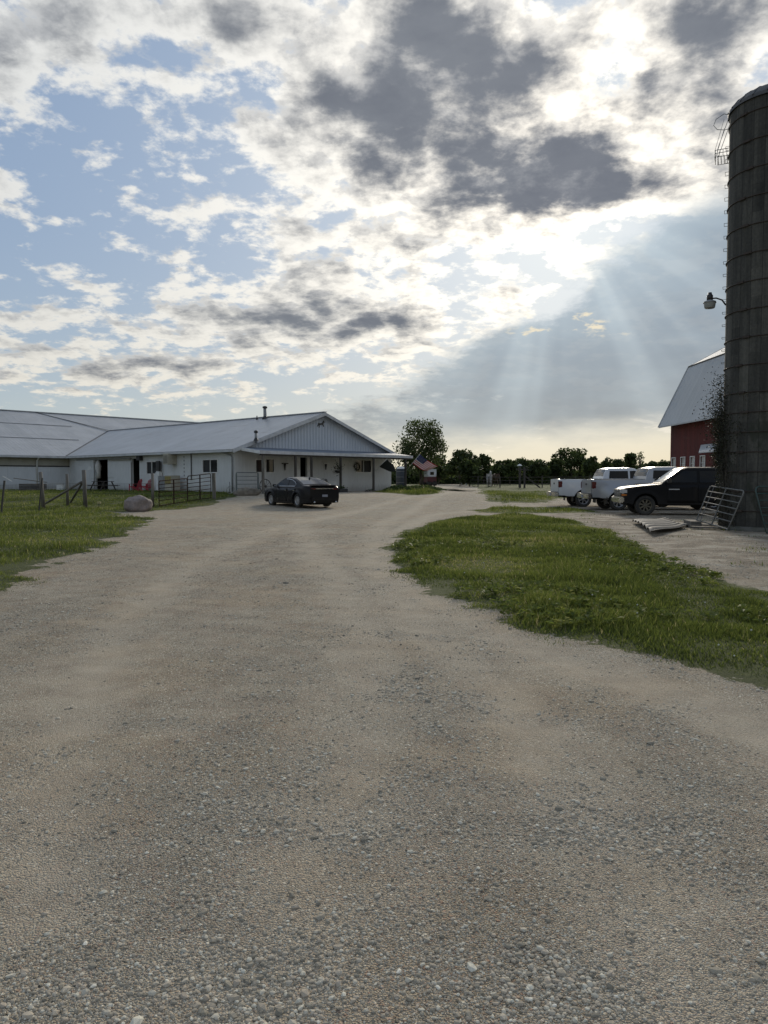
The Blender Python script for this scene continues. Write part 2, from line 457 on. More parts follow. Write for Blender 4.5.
d0, c0, e0, m0 = stones(260, 5, .55); base = mixc(m0 * .55, base, stonecol(c0, e0))
base = mixc(m2 * sstep(.15, .5, gamt), base, stonecol(c2, e2))
base = mixc(m3 * sstep(.35, .8, gamt) * .9, base, stonecol(c3, e3))
dirtc = ramp(fbm(pos, 1.3, 6, .65), [(.32, (.09, .068, .045)), (.48, (.20, .16, .115)), (.62, (.42, .37, .29))])
base = mixc(sstep(.45, .62, fbm(vadd(pos, (31, 7, 0)), .8, 6, .62)) * .45, base, vadd(base, (1.05, .94, .81), 'MULTIPLY'))
base = mixc(A_t * .42 * (1 - gamt * .5), base, (.50, .43, .33, 1))
base = mixc(A_d * .8, base, dirtc)
grassn = fbm(pos, 9, 6, .7); gl = fbm(pos, .7, 3, .5)
grassc = ramp(grassn, [(.3, (.036, .046, .013)), (.5, (.072, .088, .024)), (.7, (.125, .14, .042))])
grassc = mixc(sstep(.4, .7, gl) * .5, grassc, (.085, .10, .03, 1))
edge_n = fbm(pos, 7, 6, .7)
gmask = sstep(.57, .70, A_g + sstep(25, 45, sep(pos)[1]) * .14 + (edge_n - .5) * 1.3)
col_ = mixc(gmask, base, grassc)
link(col_, gb.inputs['Base Color'])
hgtn = (.5 - d1) * .6 * (gamt * .6 + .4) + m2 * (.45 - d2) * 1.0 * gamt + m3 * (.32 - d3) * 2.6 * gamt + fin * .25 + med * .5
bn = X.nt.nodes.new('ShaderNodeBump'); bn.inputs['Strength'].default_value = 1.0; bn.inputs['Distance'].default_value = .03
link(hgtn, bn.inputs['Height']); link(X(bn.outputs[0]), gb.inputs['Normal'])

def add_attr(o, n, a):
    q = o.data.attributes.new(n, 'FLOAT', 'POINT'); q.data.foreach_set('value', a.astype(np.float32))
ground = fastmesh('ground', V, Fq, gm, True)
for n_, a_ in (('grass', ga), ('track', tr.reshape(-1)), ('dirt', di.reshape(-1)), ('loose', loose(XX, YY).reshape(-1))): add_attr(ground, n_, a_)
tag(ground, kind='structure')

def ground_z(x, y):
    x, y = np.atleast_1d(np.float64(x)), np.atleast_1d(np.float64(y))
    return relief(x, y, field_grass(x, y), track_amt(x, y))
def gz(x, y): return float(ground_z(x, y)[0])
def GP(px, py):
    q = G(px, py); q.z = gz(q.x, q.y); return q

# ------------------------------------------------------------ grass blades
def leafmat(name, stops, trans=.35, rough=.6):
    m, b = mat(name, rough=rough); b.inputs['Specular IOR Level'].default_value = .3
    a = X.nt.nodes.new('ShaderNodeAttribute'); a.attribute_name = 'tint'
    c = ramp(X(a.outputs['Fac']), stops); link(c, b.inputs['Base Color'])
    tb = X.nt.nodes.new('ShaderNodeBsdfTranslucent'); link(c, tb.inputs['Color'])
    mx = X.nt.nodes.new('ShaderNodeMixShader'); mx.inputs[0].default_value = trans
    X.nt.links.new(b.outputs[0], mx.inputs[1]); X.nt.links.new(tb.outputs[0], mx.inputs[2])
    X.nt.links.new(mx.outputs[0], X.nt.nodes['Material Output'].inputs[0]); return m
GRASS_M = leafmat('grass_blade', [(0, (.042, .056, .014)), (.35, (.105, .136, .027)), (.7, (.185, .222, .044)), (.93, (.33, .31, .11)), (1, (.46, .39, .20))], .5)
def blades(name, px, py, h, w, lab):
    """curved two-segment blades: 5 vertices, 2 faces (as tris)"""
    n = len(px); a = rng.uniform(0, 2 * np.pi, n); lean = rng.uniform(.1, .75, n) * h; la = rng.uniform(0, 2 * np.pi, n)
    z = ground_z(px, py) - .01
    sx, sy = np.cos(a) * w / 2, np.sin(a) * w / 2; lx, ly = np.cos(la) * lean, np.sin(la) * lean
    P = np.empty((n, 5, 3))
    P[:, 0] = np.stack([px - sx, py - sy, z], -1); P[:, 1] = np.stack([px + sx, py + sy, z], -1)
    P[:, 2] = np.stack([px - sx * .8 + lx * .3, py - sy * .8 + ly * .3, z + h * .6], -1); P[:, 3] = np.stack([px + sx * .8 + lx * .3, py + sy * .8 + ly * .3, z + h * .6], -1)
    P[:, 4] = np.stack([px + lx, py + ly, z + h], -1)
    b = (np.arange(n) * 5)[:, None]
    Fc = np.concatenate([b + np.array([[0, 1, 3]]), b + np.array([[0, 3, 2]]), b + np.array([[2, 3, 4]])])
    o = fastmesh(name, P.reshape(-1, 3), Fc, GRASS_M)
    tint = np.clip(.44 + .24 * vnoise(px * .9, py * .9, 11) + rng.normal(0, .19, n) + (rng.random(n) > .955) * .4, 0, 1)
    add_attr(o, 'tint', np.repeat(tint, 5))
    tag(o, lab[0], lab[1], kind='stuff'); return o
def scatter_in(poly, dens, ymax=1e9):
    """random points in a polygon, thinning with distance"""
    x0, y0 = poly.min(0); x1, y1 = poly.max(0); y1 = min(y1, ymax); y0 = max(y0, .5); 
    n = int(dens * (x1 - x0) * (y1 - y0)); x = rng.uniform(x0, x1, n); y = rng.uniform(y0, y1, n)
    k = (np.abs(x) < y * .66 + 3) & (rng.random(n) < np.clip(7.0 / np.maximum(y, 7), 0, 1) ** 1.3)
    x, y = x[k], y[k]; s = sdist(poly, x, y)
    k = s > -1.2; x, y = x[k], y[k]; s = field_grass(x, y); k = s > -.30 + .42 * rng.random(len(x)) ** .4
    return x[k], y[k], s[k]
def meadow(poly, dens, hbase, name, lab, ymax=1e9):
    x, y, s = scatter_in(poly, dens, ymax)
    cl = np.clip(.5 + .5 * vnoise(x * 1.3, y * 1.3, 21) + .35 * vnoise(x * 4.1, y * 4.1, 22), .12, 1.4)
    h = hbase * (.22 + 1.15 * cl ** 1.4) * rng.uniform(.5, 1.25, len(x)) * np.clip(.2 + s / .9, .2, 1)
    w = np.clip(.0045 + .0005 * y, .006, .03) * rng.uniform(.7, 1.3, len(x))
    return blades(name, x, y, h, w, lab)
meadow(ISLAND, 3400, .115, 'island_grass', ('uneven green grass and weeds on the island between drive and truck yard', 'grass'))
meadow(LAWN, 1500, .11, 'lawn_grass', ('mown green grass left of the drive round the fence posts', 'grass'), 62)
for p_, nm, lb in ((FIELD, 'field_grass', 'green grass of the far field beyond the truck lane'), (STRIP, 'strip_grass', 'thin strip of grass along the truck lane'), (WEEDS, 'weed_patch', 'weedy green growth at the foot of the porch end')):
    meadow(p_, 900 if nm == 'field_grass' else 1500, .26 if nm == 'weed_patch' else .11, nm, (lb, 'grass'), 75)

def tufts():
    x0, y0 = DIRT.min(0); x1, y1 = DIRT.max(0); n = 60000; x = rng.uniform(x0, min(x1, 26), n); y = rng.uniform(y0, min(y1, 40), n)
    k = (sdist(DIRT, x, y) > 0) & (vnoise(x * .9, y * 1.6, 51) * .6 + vnoise(x * 3, y * 4, 52) * .5 > .42) & (rng.random(n) < np.clip(14 / y, 0, 1)) & (field_grass(x, y) < 0); x, y = x[k], y[k]
    blades('yard_tufts', x, y, rng.uniform(.02, .08, len(x)), np.full(len(x), .014), ('sparse low tufts of grass in the bare truck yard', 'grass'))
tufts()
# broad-leaved weeds low in the island
def weeds(n):
    x0, y0 = ISLAND.min(0); x1, y1 = ISLAND.max(0); x = rng.uniform(x0, x1, n * 6); y = rng.uniform(y0, min(y1, 20), n * 6)
    k = (sdist(ISLAND, x, y) > .15) & (vnoise(x * 1.1, y * 1.1, 31) > .15); x, y = x[k][:n], y[k][:n]
    VV, FF, T = [], [], []
    for a, b in zip(x, y):
        z = gz(a, b); k0 = random.randint(5, 9); tn = random.uniform(.3, .8); R0 = random.uniform(.05, .11)
        for j in range(k0):
            t = random.uniform(0, 6.28); r = R0 * random.uniform(.6, 1.1); zz = z + random.uniform(.01, .09); c, s_ = math.cos(t), math.sin(t); w = r * .33
            o = len(VV)
            VV += [(a + c * r * .15, b + s_ * r * .15, zz), (a + c * r * .6 - s_ * w, b + s_ * r * .6 + c * w, zz + .025), (a + c * r * 1.1, b + s_ * r * 1.1, zz + random.uniform(-.01, .03)), (a + c * r * .6 + s_ * w, b + s_ * r * .6 - c * w, zz + .025)]
            FF.append((o, o + 1, o + 2, o + 3)); T += [tn + random.uniform(-.08, .08)] * 4
    o = fastmesh('broad_leaf_weeds', np.array(VV), np.array(FF), GRASS_M); add_attr(o, 'tint', np.clip(np.array(T), 0, 1))
    tag(o, 'low broad leaved weeds growing through the island grass', 'weeds', kind='stuff')
weeds(800)
# small white clover and dandelion heads
def flowers(n):
    x0, y0 = ISLAND.min(0); x1, y1 = ISLAND.max(0); x = rng.uniform(x0, x1, n * 6); y = rng.uniform(y0, min(y1, 20), n * 6)
    k = (sdist(ISLAND, x, y) > .2); x, y = x[k][:n], y[k][:n]; b = MB()
    for a, c in zip(x, y):
        z = gz(a, c) + random.uniform(.08, .17); r = random.uniform(.006, .013)
        b.add([(a - r, c, z), (a, c - r, z), (a + r, c, z), (a, c + r, z), (a, c, z + r), (a, c, z - r)], [(0, 1, 4), (1, 2, 4), (2, 3, 4), (3, 0, 4), (1, 0, 5), (2, 1, 5), (3, 2, 5), (0, 3, 5)])
    tag(b.build('clover_heads', mat('clover', (.5, .5, .4), .8)[0]), 'tiny pale clover and dandelion heads in the island grass', 'flowers', kind='stuff')
flowers(55)

# ------------------------------------------------------------ loose stones on the drive
STONE = [(0, (.16, .145, .11)), (.3, (.35, .31, .235)), (.5, (.48, .40, .30)), (.65, (.57, .52, .41)), (.88, (.72, .68, .55)), (1, (.88, .84, .72))]
def pebbles():
    n = 560000
    y = 1.4 * np.exp(rng.random(n) ** 1.05 * math.log(24 / 1.4)); x = rng.uniform(-1, 1, n) * (y * .68 + .8)
    g_ = field_grass(x, y); cl = (loose(x, y) - .55) * 2
    k = (g_ < 0.05) & (cl + rng.normal(0, .4, n) - .5 * track_amt(x, y) > -.15); x, y = x[k], y[k]; cl = cl[k]; n = len(x)
    clump = np.clip(cl - .35, 0, .8)
    size = (1 + .35 * clump) * np.clip(rng.lognormal(math.log(.0024), .48, n) * (1 + .3 * np.clip(cl, 0, 1)), 0.0018, .017) * np.clip(.85 + y / 12, .8, 2.0)
    t = (1 + 5 ** .5) / 2
    ico = np.array([(-1, t, 0), (1, t, 0), (-1, -t, 0), (1, -t, 0), (0, -1, t), (0, 1, t), (0, -1, -t), (0, 1, -t), (t, 0, -1), (t, 0, 1), (-t, 0, -1), (-t, 0, 1)]) / math.sqrt(1 + t * t)
    fi = np.array([(0, 11, 5), (0, 5, 1), (0, 1, 7), (0, 7, 10), (0, 10, 11), (1, 5, 9), (5, 11, 4), (11, 10, 2), (10, 7, 6), (7, 1, 8), (3, 9, 4), (3, 4, 2), (3, 2, 6), (3, 6, 8), (3, 8, 9), (4, 9, 5), (2, 4, 11), (6, 2, 10), (8, 6, 7), (9, 8, 1)])
    octa = np.array([(1., 0, 0), (0, 1, 0), (-1, 0, 0), (0, -1, 0), (0, 0, 1)]); fo = np.array([(0, 1, 4), (1, 2, 4), (2, 3, 4), (3, 0, 4)])
    m, b = mat('loose_stone', rough=.9); b.inputs['Specular IOR Level'].default_value = .2; at = X.nt.nodes.new('ShaderNodeAttribute'); at.attribute_name = 'tint'
    c = ramp(X(at.outputs['Fac']), STONE)
    c = mixc(fbm(X(X.nt.nodes.new('ShaderNodeTexCoord').outputs['Object']), 200, 3, .6) * .4, c, (.25, .23, .19, 1)); link(c, b.inputs['Base Color'])
    big_ = size / np.clip(.85 + y / 12, .8, 2.0) > .0052
    for sel, base_, fc_, nm, lb in ((big_, ico, fi, 'loose_stones', 'loose grey and tan stones scattered over the gravel drive'), (~big_, octa, fo, 'fine_gravel', 'fine crushed gravel chips covering the drive')):
        X_, Y_, S_ = x[sel], y[sel], size[sel]; n_ = len(X_); k = len(base_)
        a = rng.uniform(0, 6.28, n_); sx = S_ * rng.uniform(.8, 1.5, n_); sy = S_ * rng.uniform(.7, 1.1, n_); sz = S_ * rng.uniform(.4, .75, n_)
        q = base_[None] * (1 + rng.uniform(-.2, .2, (n_, k, 1)))
        lx, ly, lz = q[..., 0] * sx[:, None], q[..., 1] * sy[:, None], q[..., 2] * sz[:, None]
        ca, sa = np.cos(a)[:, None], np.sin(a)[:, None]; z = ground_z(X_, Y_)
        P = np.stack([X_[:, None] + lx * ca - ly * sa, Y_[:, None] + lx * sa + ly * ca, z[:, None] + lz + sz[:, None] * (.15 if k == 12 else .05)], -1)
        o = fastmesh(nm, P.reshape(-1, 3), ((np.arange(n_) * k)[:, None, None] + fc_[None]).reshape(-1, 3), m, False); add_attr(o, 'tint', np.repeat(np.clip(rng.beta(2.0, 2.4, n_), 0, 1), k))
        tag(o, lb, 'gravel', kind='stuff')
pebbles()
# ------------------------------------------------------------ materials of the place
def stripes_metal(name, a, b_, axis, pitch, rough=.45, metal=0.0, bump=.5, wear=None, splash=False, cellk=4, cw=.25):
    """ribbed metal sheet: ribs every pitch metres along an object axis, with faint panel tone changes"""
    m, b = mat(name, a, rough, metal); t = X.nt.nodes.new('ShaderNodeTexCoord'); p = X(t.outputs['Object']); s = sep(p)[axis]
    f = X.m('FRACT', s / pitch); rib = sstep(.0, .06, f) * sstep(.16, .10, f)
    cell = X.m('FLOOR', s / (pitch * cellk)); pn = fbm(comb(cell * 7.3, 1.0, 0.0), 1.0, 0)
    n = fbm(p, .5, 6, .65); n2 = fbm(vadd(p, (1, .12, .3) if axis != 1 else (.12, 1, .3), 'MULTIPLY'), 6, 4, .6)
    q = sstep(.3, .75, n * (.6 - cw / 2) + n2 * (.4 - cw / 2) + pn * cw)
    c = mixc(q, a + (1,), b_ + (1,))
    if wear: c = mixc(sstep(.60, .70, fbm(vadd(p, (.15, 1, 1) if axis == 0 else (1, .15, 1), 'MULTIPLY'), 1.3, 6, .7)) * wear[1], c, wear[0] + (1,))
    if splash: c = mixc(sstep(.75, .0, sep(p)[2] + (n2 - .5) * .9) * .55, c, (.20, .18, .14, 1))
    link(c, b.inputs['Base Color'])
    bn = X.nt.nodes.new('ShaderNodeBump'); bn.inputs['Strength'].default_value = bump; bn.inputs['Distance'].default_value = .03
    link(rib, bn.inputs['Height']); link(X(bn.outputs[0]), b.inputs['Normal']); return m
M = {}
M['siding'] = stripes_metal('white_siding', (.66, .67, .66), (.50, .51, .50), 1, .30, .5, 0, .6, ((.34, .33, .29), .5), True)
M['siding_x'] = stripes_metal('white_siding_gable', (.66, .67, .66), (.50, .51, .50), 0, .30, .5, 0, .6, ((.34, .33, .29), .4), True)
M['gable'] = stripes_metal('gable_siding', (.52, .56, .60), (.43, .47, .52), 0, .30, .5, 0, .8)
M['wing_wall'] = stripes_metal('wing_wall_metal', (.60, .62, .64), (.48, .50, .51), 0, .9, .5, 0, .4, None, True)
M['roof_y'] = stripes_metal('roof_metal', (.43, .43, .43), (.28, .28, .275), 1, .30, .42, .35, .6, ((.24, .21, .185), .85))
M['roof_x'] = stripes_metal('wing_roof_metal', (.43, .43, .43), (.29, .295, .295), 0, .30, .42, .35, .6, ((.25, .235, .21), .7))
M['porch_roof'] = stripes_metal('porch_roof_metal', (.17, .20, .25), (.12, .145, .18), 0, .30, .5, .2, .5)
M['trim'] = worn('grey_trim', (.56, .57, .57), (.40, .40, .39), 2)
M['white_trim'] = worn('white_trim', (.74, .74, .72), (.55, .55, .52), 3)
M['beige'] = worn('beige_panel', (.34, .33, .27), (.26, .25, .20), 1.5)
M['dark_wood'] = worn('dark_post_wood', (.075, .065, .055), (.035, .03, .027), 6, .8, streak=(1, 1, .2))
M['grey_wood'] = worn('weathered_wood', (.17, .155, .13), (.07, .062, .052), 8, .9, streak=(1, 1, .15), bump=.5)
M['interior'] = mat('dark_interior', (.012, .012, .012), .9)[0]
M['glass'] = mat('window_glass', (.012, .014, .016), .08)[0]
M['screen'] = mat('insect_screen', (.022, .023, .024), .7)[0]
M['black'] = worn('black_metal', (.02, .02, .02), (.045, .04, .035), 5, .5)
M['gate_brown'] = worn('rusty_brown_gate_paint', (.040, .024, .018), (.06, .036, .026), 6, 1.0)
M['gate_brown'].node_tree.nodes['Principled BSDF'].inputs['Specular IOR Level'].default_value = .05
M['galv'] = worn('galvanised_steel', (.30, .31, .31), (.17, .17, .16), 5, .6, .3)
M['gate_green'] = worn('dark_green_gate_paint', (.02, .06, .05), (.04, .05, .04), 5, .5)
M['gate_grey'] = worn('grey_green_gate_paint', (.17, .20, .19), (.09, .10, .10), 5, .5)
M['concrete'] = worn('concrete', (.30, .29, .26), (.20, .19, .17), 2, .9, bump=.4)
M['plastic_beige'] = worn('beige_plastic', (.42, .39, .31), (.33, .31, .25), 3)
M['plastic_pink'] = worn('pink_red_plastic', (.45, .025, .05), (.33, .025, .04), 3, .45)
M['plastic_black'] = mat('black_plastic', (.02, .02, .022), .5)[0]
M['cloth_white'] = worn('off_white_cloth', (.55, .54, .50), (.40, .39, .36), 4, .9)
M['yellow'] = worn('dull_yellow_paint', (.30, .24, .07), (.18, .15, .06), 6)
M['leaf'] = leafmat('leaves', [(0, (.018, .034, .010)), (.4, (.034, .060, .014)), (.75, (.060, .090, .022)), (1, (.10, .125, .035))], .3)

# ------------------------------------------------------------ long white stable
TH = R(48.0)
ORG = Vector((-10.1, 50.0, 0.0)); ORG.z = 0.42
stable = empty('stable_building', ORG, TH, 'long white metal-sided stable with grey roof, front gable, porch and rear wing beside the drive', 'building')
MW = Matrix.Translation(ORG) @ Matrix.Rotation(TH, 4, 'Z'); MI = MW.inverted()
def hit(px, py, ax, val):
    """where the view line of a pixel meets a local plane of the stable"""
    o = MI @ Vector((0, 0, CAM_H)); d = MI.to_3x3() @ ray(px, py)
    return o + d * ((val - o[ax]) / d[ax])
W, L, EH, SL = 16.0, 24.2, 3.05, .354          # gable width, length to the wing, eave height, roof slope
RZ = EH + SL * W / 2
def cutwall(name, m, ax, val, u0, u1, z0, z1, holes, th=.15, out=-1):
    """wall in plane ax=val between u0..u1 with rectangular holes; thickness goes inwards"""
    b = MB(); us_ = sorted({u0, u1, *[h[0] for h in holes], *[h[1] for h in holes]}); 
    for a, c in zip(us_, us_[1:]):
        zs = [z0, z1]; hh = [h for h in holes if h[0] <= a + 1e-6 and h[1] >= c - 1e-6]
        segs = [(z0, z1)]
        for h in hh:
            segs = [s for q in segs for s in ((q[0], min(q[1], h[2])), (max(q[0], h[3]), q[1])) if s[1] - s[0] > 1e-4]
        for s in segs:
            if ax == 0: b.box(min(val, val - out * th), max(val, val - out * th), a, c, s[0], s[1])
            else: b.box(a, c, min(val, val - out * th), max(val, val - out * th), s[0], s[1])
    return b.build(name, m, stable)
def boxp(b, ax, val, u0, u1, z0, z1, d0, d1):
    """box on a wall plane, from d0 to d1 outward (outward is negative)"""
    a, c = val - d1, val - d0
    return b.box(a, c, u0, u1, z0, z1) if ax == 0 else b.box(u0, u1, a, c, z0, z1)
def prect(ax, val, x0, y0, x1, y1):
    """pixel rectangle to wall rectangle (u0,u1,z0,z1)"""
    ym, xm = (y0 + y1) / 2, (x0 + x1) / 2; k = 1 - ax
    a, c = hit(x0, ym, ax, val)[k], hit(x1, ym, ax, val)[k]
    return min(a, c), max(a, c), hit(xm, y1, ax, val).z, hit(xm, y0, ax, val).z
win1 = [prect(0, 0, 147, 462, 156.5, 473.6), prect(0, 0, 203, 460, 217.5, 472.2)]
door1 = [prect(0, 0, 95.5, 459.5, 108, 491), prect(0, 0, 132, 458.5, 139.5, 491)]
win2 = [prect(1, 0, 256, 460, 262.5, 472), prect(1, 0, 266, 459.5, 274, 472), prect(1, 0, 356, 460.5, 371, 472)]
door2 = [prect(1, 0, 300, 457.5, 307, 491)]
def wr(r, z0=None): return (r[0], r[1], r[2] if z0 is None else z0, r[3])
cutwall('wall', M['siding'], 0, 0, 0, L, -.3, EH, [wr(q) for q in win1] + [wr(q, -.05) for q in door1])
cutwall('wall', M['siding_x'], 1, 0, .152, W - .152, -.3, EH, [wr(q) for q in win2] + [wr(q, -.05) for q in door2])
MB().box(W - .15, W, 0, L, -.3, EH).build('wall', M['siding'], stable)
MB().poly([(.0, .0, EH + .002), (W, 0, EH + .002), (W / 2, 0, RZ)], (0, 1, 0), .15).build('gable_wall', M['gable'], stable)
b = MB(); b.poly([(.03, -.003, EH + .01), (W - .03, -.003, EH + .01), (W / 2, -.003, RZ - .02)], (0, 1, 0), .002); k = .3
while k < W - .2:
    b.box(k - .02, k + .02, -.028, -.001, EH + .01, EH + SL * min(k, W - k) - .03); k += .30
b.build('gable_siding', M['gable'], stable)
MB().box(.3, W - .3, .16, L + 1, -.06, 0.0).build('floor_slab', M['concrete'], stable)
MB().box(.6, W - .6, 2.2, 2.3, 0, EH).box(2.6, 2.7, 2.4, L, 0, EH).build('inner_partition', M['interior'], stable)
# windows, each with two panes
def window(ax, r, split=True, depth=.05):
    u0, u1, z0, z1 = r; b = MB(); t = .07
    for q in ((u0 - t, u1 + t, z1, z1 + t), (u0 - t, u1 + t, z0 - t, z0), (u0 - t, u0, z0, z1), (u1, u1 + t, z0, z1)):
        boxp(b, ax, 0, *q, -.06, .03)
    um = (u0 + u1) / 2
    if split: boxp(b, ax, 0, um - .03, um + .03, z0, z1, -.07, .012)
    w = b.build('window', M['white_trim'], stable)
    for a, c, mm in (((u0, um - .03, 'glass'), (um + .03, u1, 'screen')) if split else ((u0, u1, 'glass'),)) if True else ():
        pb = MB(); boxp(pb, ax, 0, a, c, z0, z1, -.055, -.045); pb.build('pane', M[mm], w)
    return w
window(0, win1[0]); window(0, win1[1])
window(1, win2[0], False); window(1, win2[1], False); window(1, win2[2])
# sliding doors on the long side
def slab(name, mm, ax, r, d0, d1, par=None):
    b = MB(); boxp(b, ax, 0, *r, d0, d1); return b.build(name, M[mm] if isinstance(mm, str) else mm, par or stable, bevel=.006)
sd1 = slab('sliding_door', 'siding', 0, prect(0, 0, 76, 460, 95, 491), .05, .10)
u0, u1, z0, z1 = prect(0, 0, 88, 464, 93.5, 470)
sg = MB(); boxp(sg, 0, 0, u0, u1, z0, z0 + .12, .105, .125); sg.poly([(-.105, (u0 + u1) / 2 + .25, z0 + .12), (-.105, (u0 + u1) / 2 + .1, z1), (-.105, u0 + .15, z0 + .12)], (-1, 0, 0), .02)
sg.build('horse_head_plaque', M['white_trim'], sd1)
sd2 = slab('sliding_door', 'siding', 0, prect(0, 0, 109, 462, 132, 491.3), .05, .10)
u0, u1, z0, z1 = prect(0, 0, 110, 459.5, 131, 463.5); slab('door_header_panel', 'beige', 0, (u0, u1, z0 + .25, z1 + .02), .101, .12, sd2)
slab('door_rail', 'galv', 0, prect(0, 0, 78, 458.6, 132, 459.8), .03, .16)
u0, u1, z0, z1 = prect(0, 0, 97, 460.5, 102, 478)
b = MB(); b.tube([(-.1, (u0 + u1) / 2, z1), (-.1, (u0 + u1) / 2, z0 + 1.0), (-.1, (u0 + u1) / 2 - .05, z0 + .45), (-.1, (u0 + u1) / 2, z0)], [.1, .28, .17, .22], 10)
hb = b.build('hay_net', M['cloth_white'], None); hb.matrix_world = MW; tag(hb, 'long off-white bag hanging in the dark stable doorway', 'bag')
# entrance door and its frame behind the porch
u0, u1, z0, z1 = door2[0]
b = MB(); boxp(b, 1, 0, u0 - .35, u0, 0, z1 + .1, -.05, .04); boxp(b, 1, 0, u1, u1 + .35, 0, z1 + .1, -.05, .04); boxp(b, 1, 0, u0 - .35, u1 + .35, z1 + .1, z1 + .22, -.05, .04)
b.build('door_frame', M['white_trim'], stable)
b = MB(); b.box(u0 + .02, u0 + .07, .2, u1 - u0 + .15, 0.02, z1 - .02); dr = b.build('door', M['white_trim'], stable)
MB().lathe([(0, -.02), (.03, -.02), (.035, .01), (.0, .03)], (u0 + .0, u1 - u0, 1.0), 'x', 10).build('handle', M['galv'], dr)
# roofs -------------------------------------------------
OV, TH_, OR = .45, .09, .95
def slopebox(b, p0, p1, p2, p3, t=TH_): b.poly([p0, p1, p2, p3], (0, 0, -1), t)
zr = lambda x: EH + .10 + SL * x if x <= W / 2 else EH + .10 + SL * (W - x)
D = 13.4; WR = EH + .10 + SL * (D)             # wing: depth to its ridge, ridge height
# front gable roof: left slope stops in a valley along the wing's front slope (y = L + x)
b = MB()
slopebox(b, (-OV, -OV, zr(-OV)), (W / 2, -OV, zr(W / 2)), (W / 2, L + W / 2, zr(W / 2)), (-OV, L - OV, zr(-OV)))
b.build('roof', M['roof_y'], stable)
b = MB(); slopebox(b, (W + OR, -OV, zr(W + OR)), (W / 2 + .01, -OV, zr(W / 2)), (W / 2 + .01, L + W / 2, zr(W / 2)), (W + OR, L - OV, zr(W + OR))); b.build('roof', M['roof_y'], stable)
b = MB(); b.bar((W / 2, -OV - .03, zr(W / 2) + .02), (W / 2, L + W / 2, zr(W / 2) + .02), .34, .06); b.build('ridge_cap', M['trim'], stable)
# rake and eave trim
b = MB()
for sx in (-1, 1):
    e = -OV if sx < 0 else W + OR
    p, q = Vector((e, -OV - .025, zr(e) - .02)), Vector((W / 2, -OV - .025, zr(W / 2) - .02))
    b.add([p, q, q - Vector((0, 0, .24)), p - Vector((0, 0, .24)), p + Vector((0, -.04, 0)), q + Vector((0, -.04, 0)), q - Vector((0, .04, .24)), p - Vector((0, .04, .24))],
          [(0, 1, 2, 3), (7, 6, 5, 4), (0, 4, 5, 1), (1, 5, 6, 2), (2, 6, 7, 3), (3, 7, 4, 0)], False)
b.build('rake_board', M['trim'], stable)
b = MB()
for sx in (0, 1):
    x0 = -OV - .12 if sx == 0 else W + OR; ze = zr(-OV) if sx == 0 else zr(W + OR)
    MB().box(x0, x0 + .12, -OV, L - OV + .0, ze - .19, ze - .03).build('gutter', M['trim'], stable)
MB().box(-OV, 0, -OV, L - OV, EH - .1, EH - .06).build('soffit', M['beige'], stable)
# wing: runs across behind; front slope from y = L - OV up to y = L + D
WX0, WX1 = -34.0, 34.0
wz = lambda y: EH + .10 + SL * (y - L)
b = MB()
slopebox(b, (WX0, L - OV, wz(L - OV)), (-OV - .01, L - OV, wz(L - OV)), (-OV - .01, L + D, WR), (WX0, L + D, WR))
b.poly([(-OV, L - OV, wz(L - OV) ), (W / 2, L + W / 2 + .15, zr(W / 2) + .003), (W + OV, L - OV, wz(L - OV)), (WX1, L - OV, wz(L - OV)), (WX1, L + D, WR), (-OV, L + D, WR)], (0, 0, -1), TH_)
b.build('wing_roof', M['roof_x'], stable)
b = MB(); slopebox(b, (WX0, L + 2 * D + OV, wz(L - OV)), (WX0, L + D + .01, WR), (WX1, L + D + .01, WR), (WX1, L + 2 * D + OV, wz(L - OV))); b.build('wing_roof', M['roof_x'], stable)
MB().bar((WX0, L + D, WR + .02), (WX1, L + D, WR + .02), .4, .07).build('ridge_cap', M['trim'], stable)
LS = mat('lap_seam', (.16, .16, .16), .6)[0]
for y in (L + 4.4, L + 8.9): MB().bar((WX0, y, wz(y) + .014), (3.0 if y < L + 5 else 4.5, y, wz(y) + .014), .08, .02).build('roof_lap_seam', LS, stable)
FL = mat('flashing', (.10, .10, .10), .6)[0]
for p_, q_ in (((-OV, L - OV + .05, wz(L - OV) + .03), (W / 2, L + W / 2, zr(W / 2) + .04)), ((W / 2, L + W / 2, zr(W / 2) + .03), (W / 2 - 5.4, L + D, WR + .02))): MB().bar(p_, q_, .16, .03).build('valley_flashing', FL, stable)
b = MB(); b.box(WX0, -OV - .13, L - OV - .12, L - OV, wz(L - OV) - .19, wz(L - OV) - .03); b.build('gutter', M['trim'], stable)
# wing walls (front, left of the stable)
mh = hit(20, 466.5, 1, L).z
MB().box(WX0 + .5, -.002, L, L + .15, -.3, mh).build('wing_wall', M['wing_wall'], stable)
MB().box(WX0 + .5, -.002, L + .06, L + .16, mh + .1, EH).build('wing_upper_panel', M['beige'], stable)
MB().box(WX0 + .5, -.002, L - .04, L + .1, mh + .0, mh + .1).build('wall_girt', M['black'], stable)
for q in ((WX0 + .5, WX0 + .65, L + .17, L + 2 * D - .16), (W + .01, WX1 - .5, L, L + .15), (WX0 + .5, WX1 - .5, L + 2 * D - .15, L + 2 * D), (WX1 - .65, WX1 - .5, L + .17, L + 2 * D - .17)): MB().box(*q, -.3, EH).build('wing_wall', M['siding'], stable)
for x_ in (WX0 + .52, WX1 - .65): MB().poly([(x_, L, EH), (x_, L + 2 * D, EH), (x_, L + D, WR - .12)], (1, 0, 0), .13).build('gable_wall', M['siding'], stable)
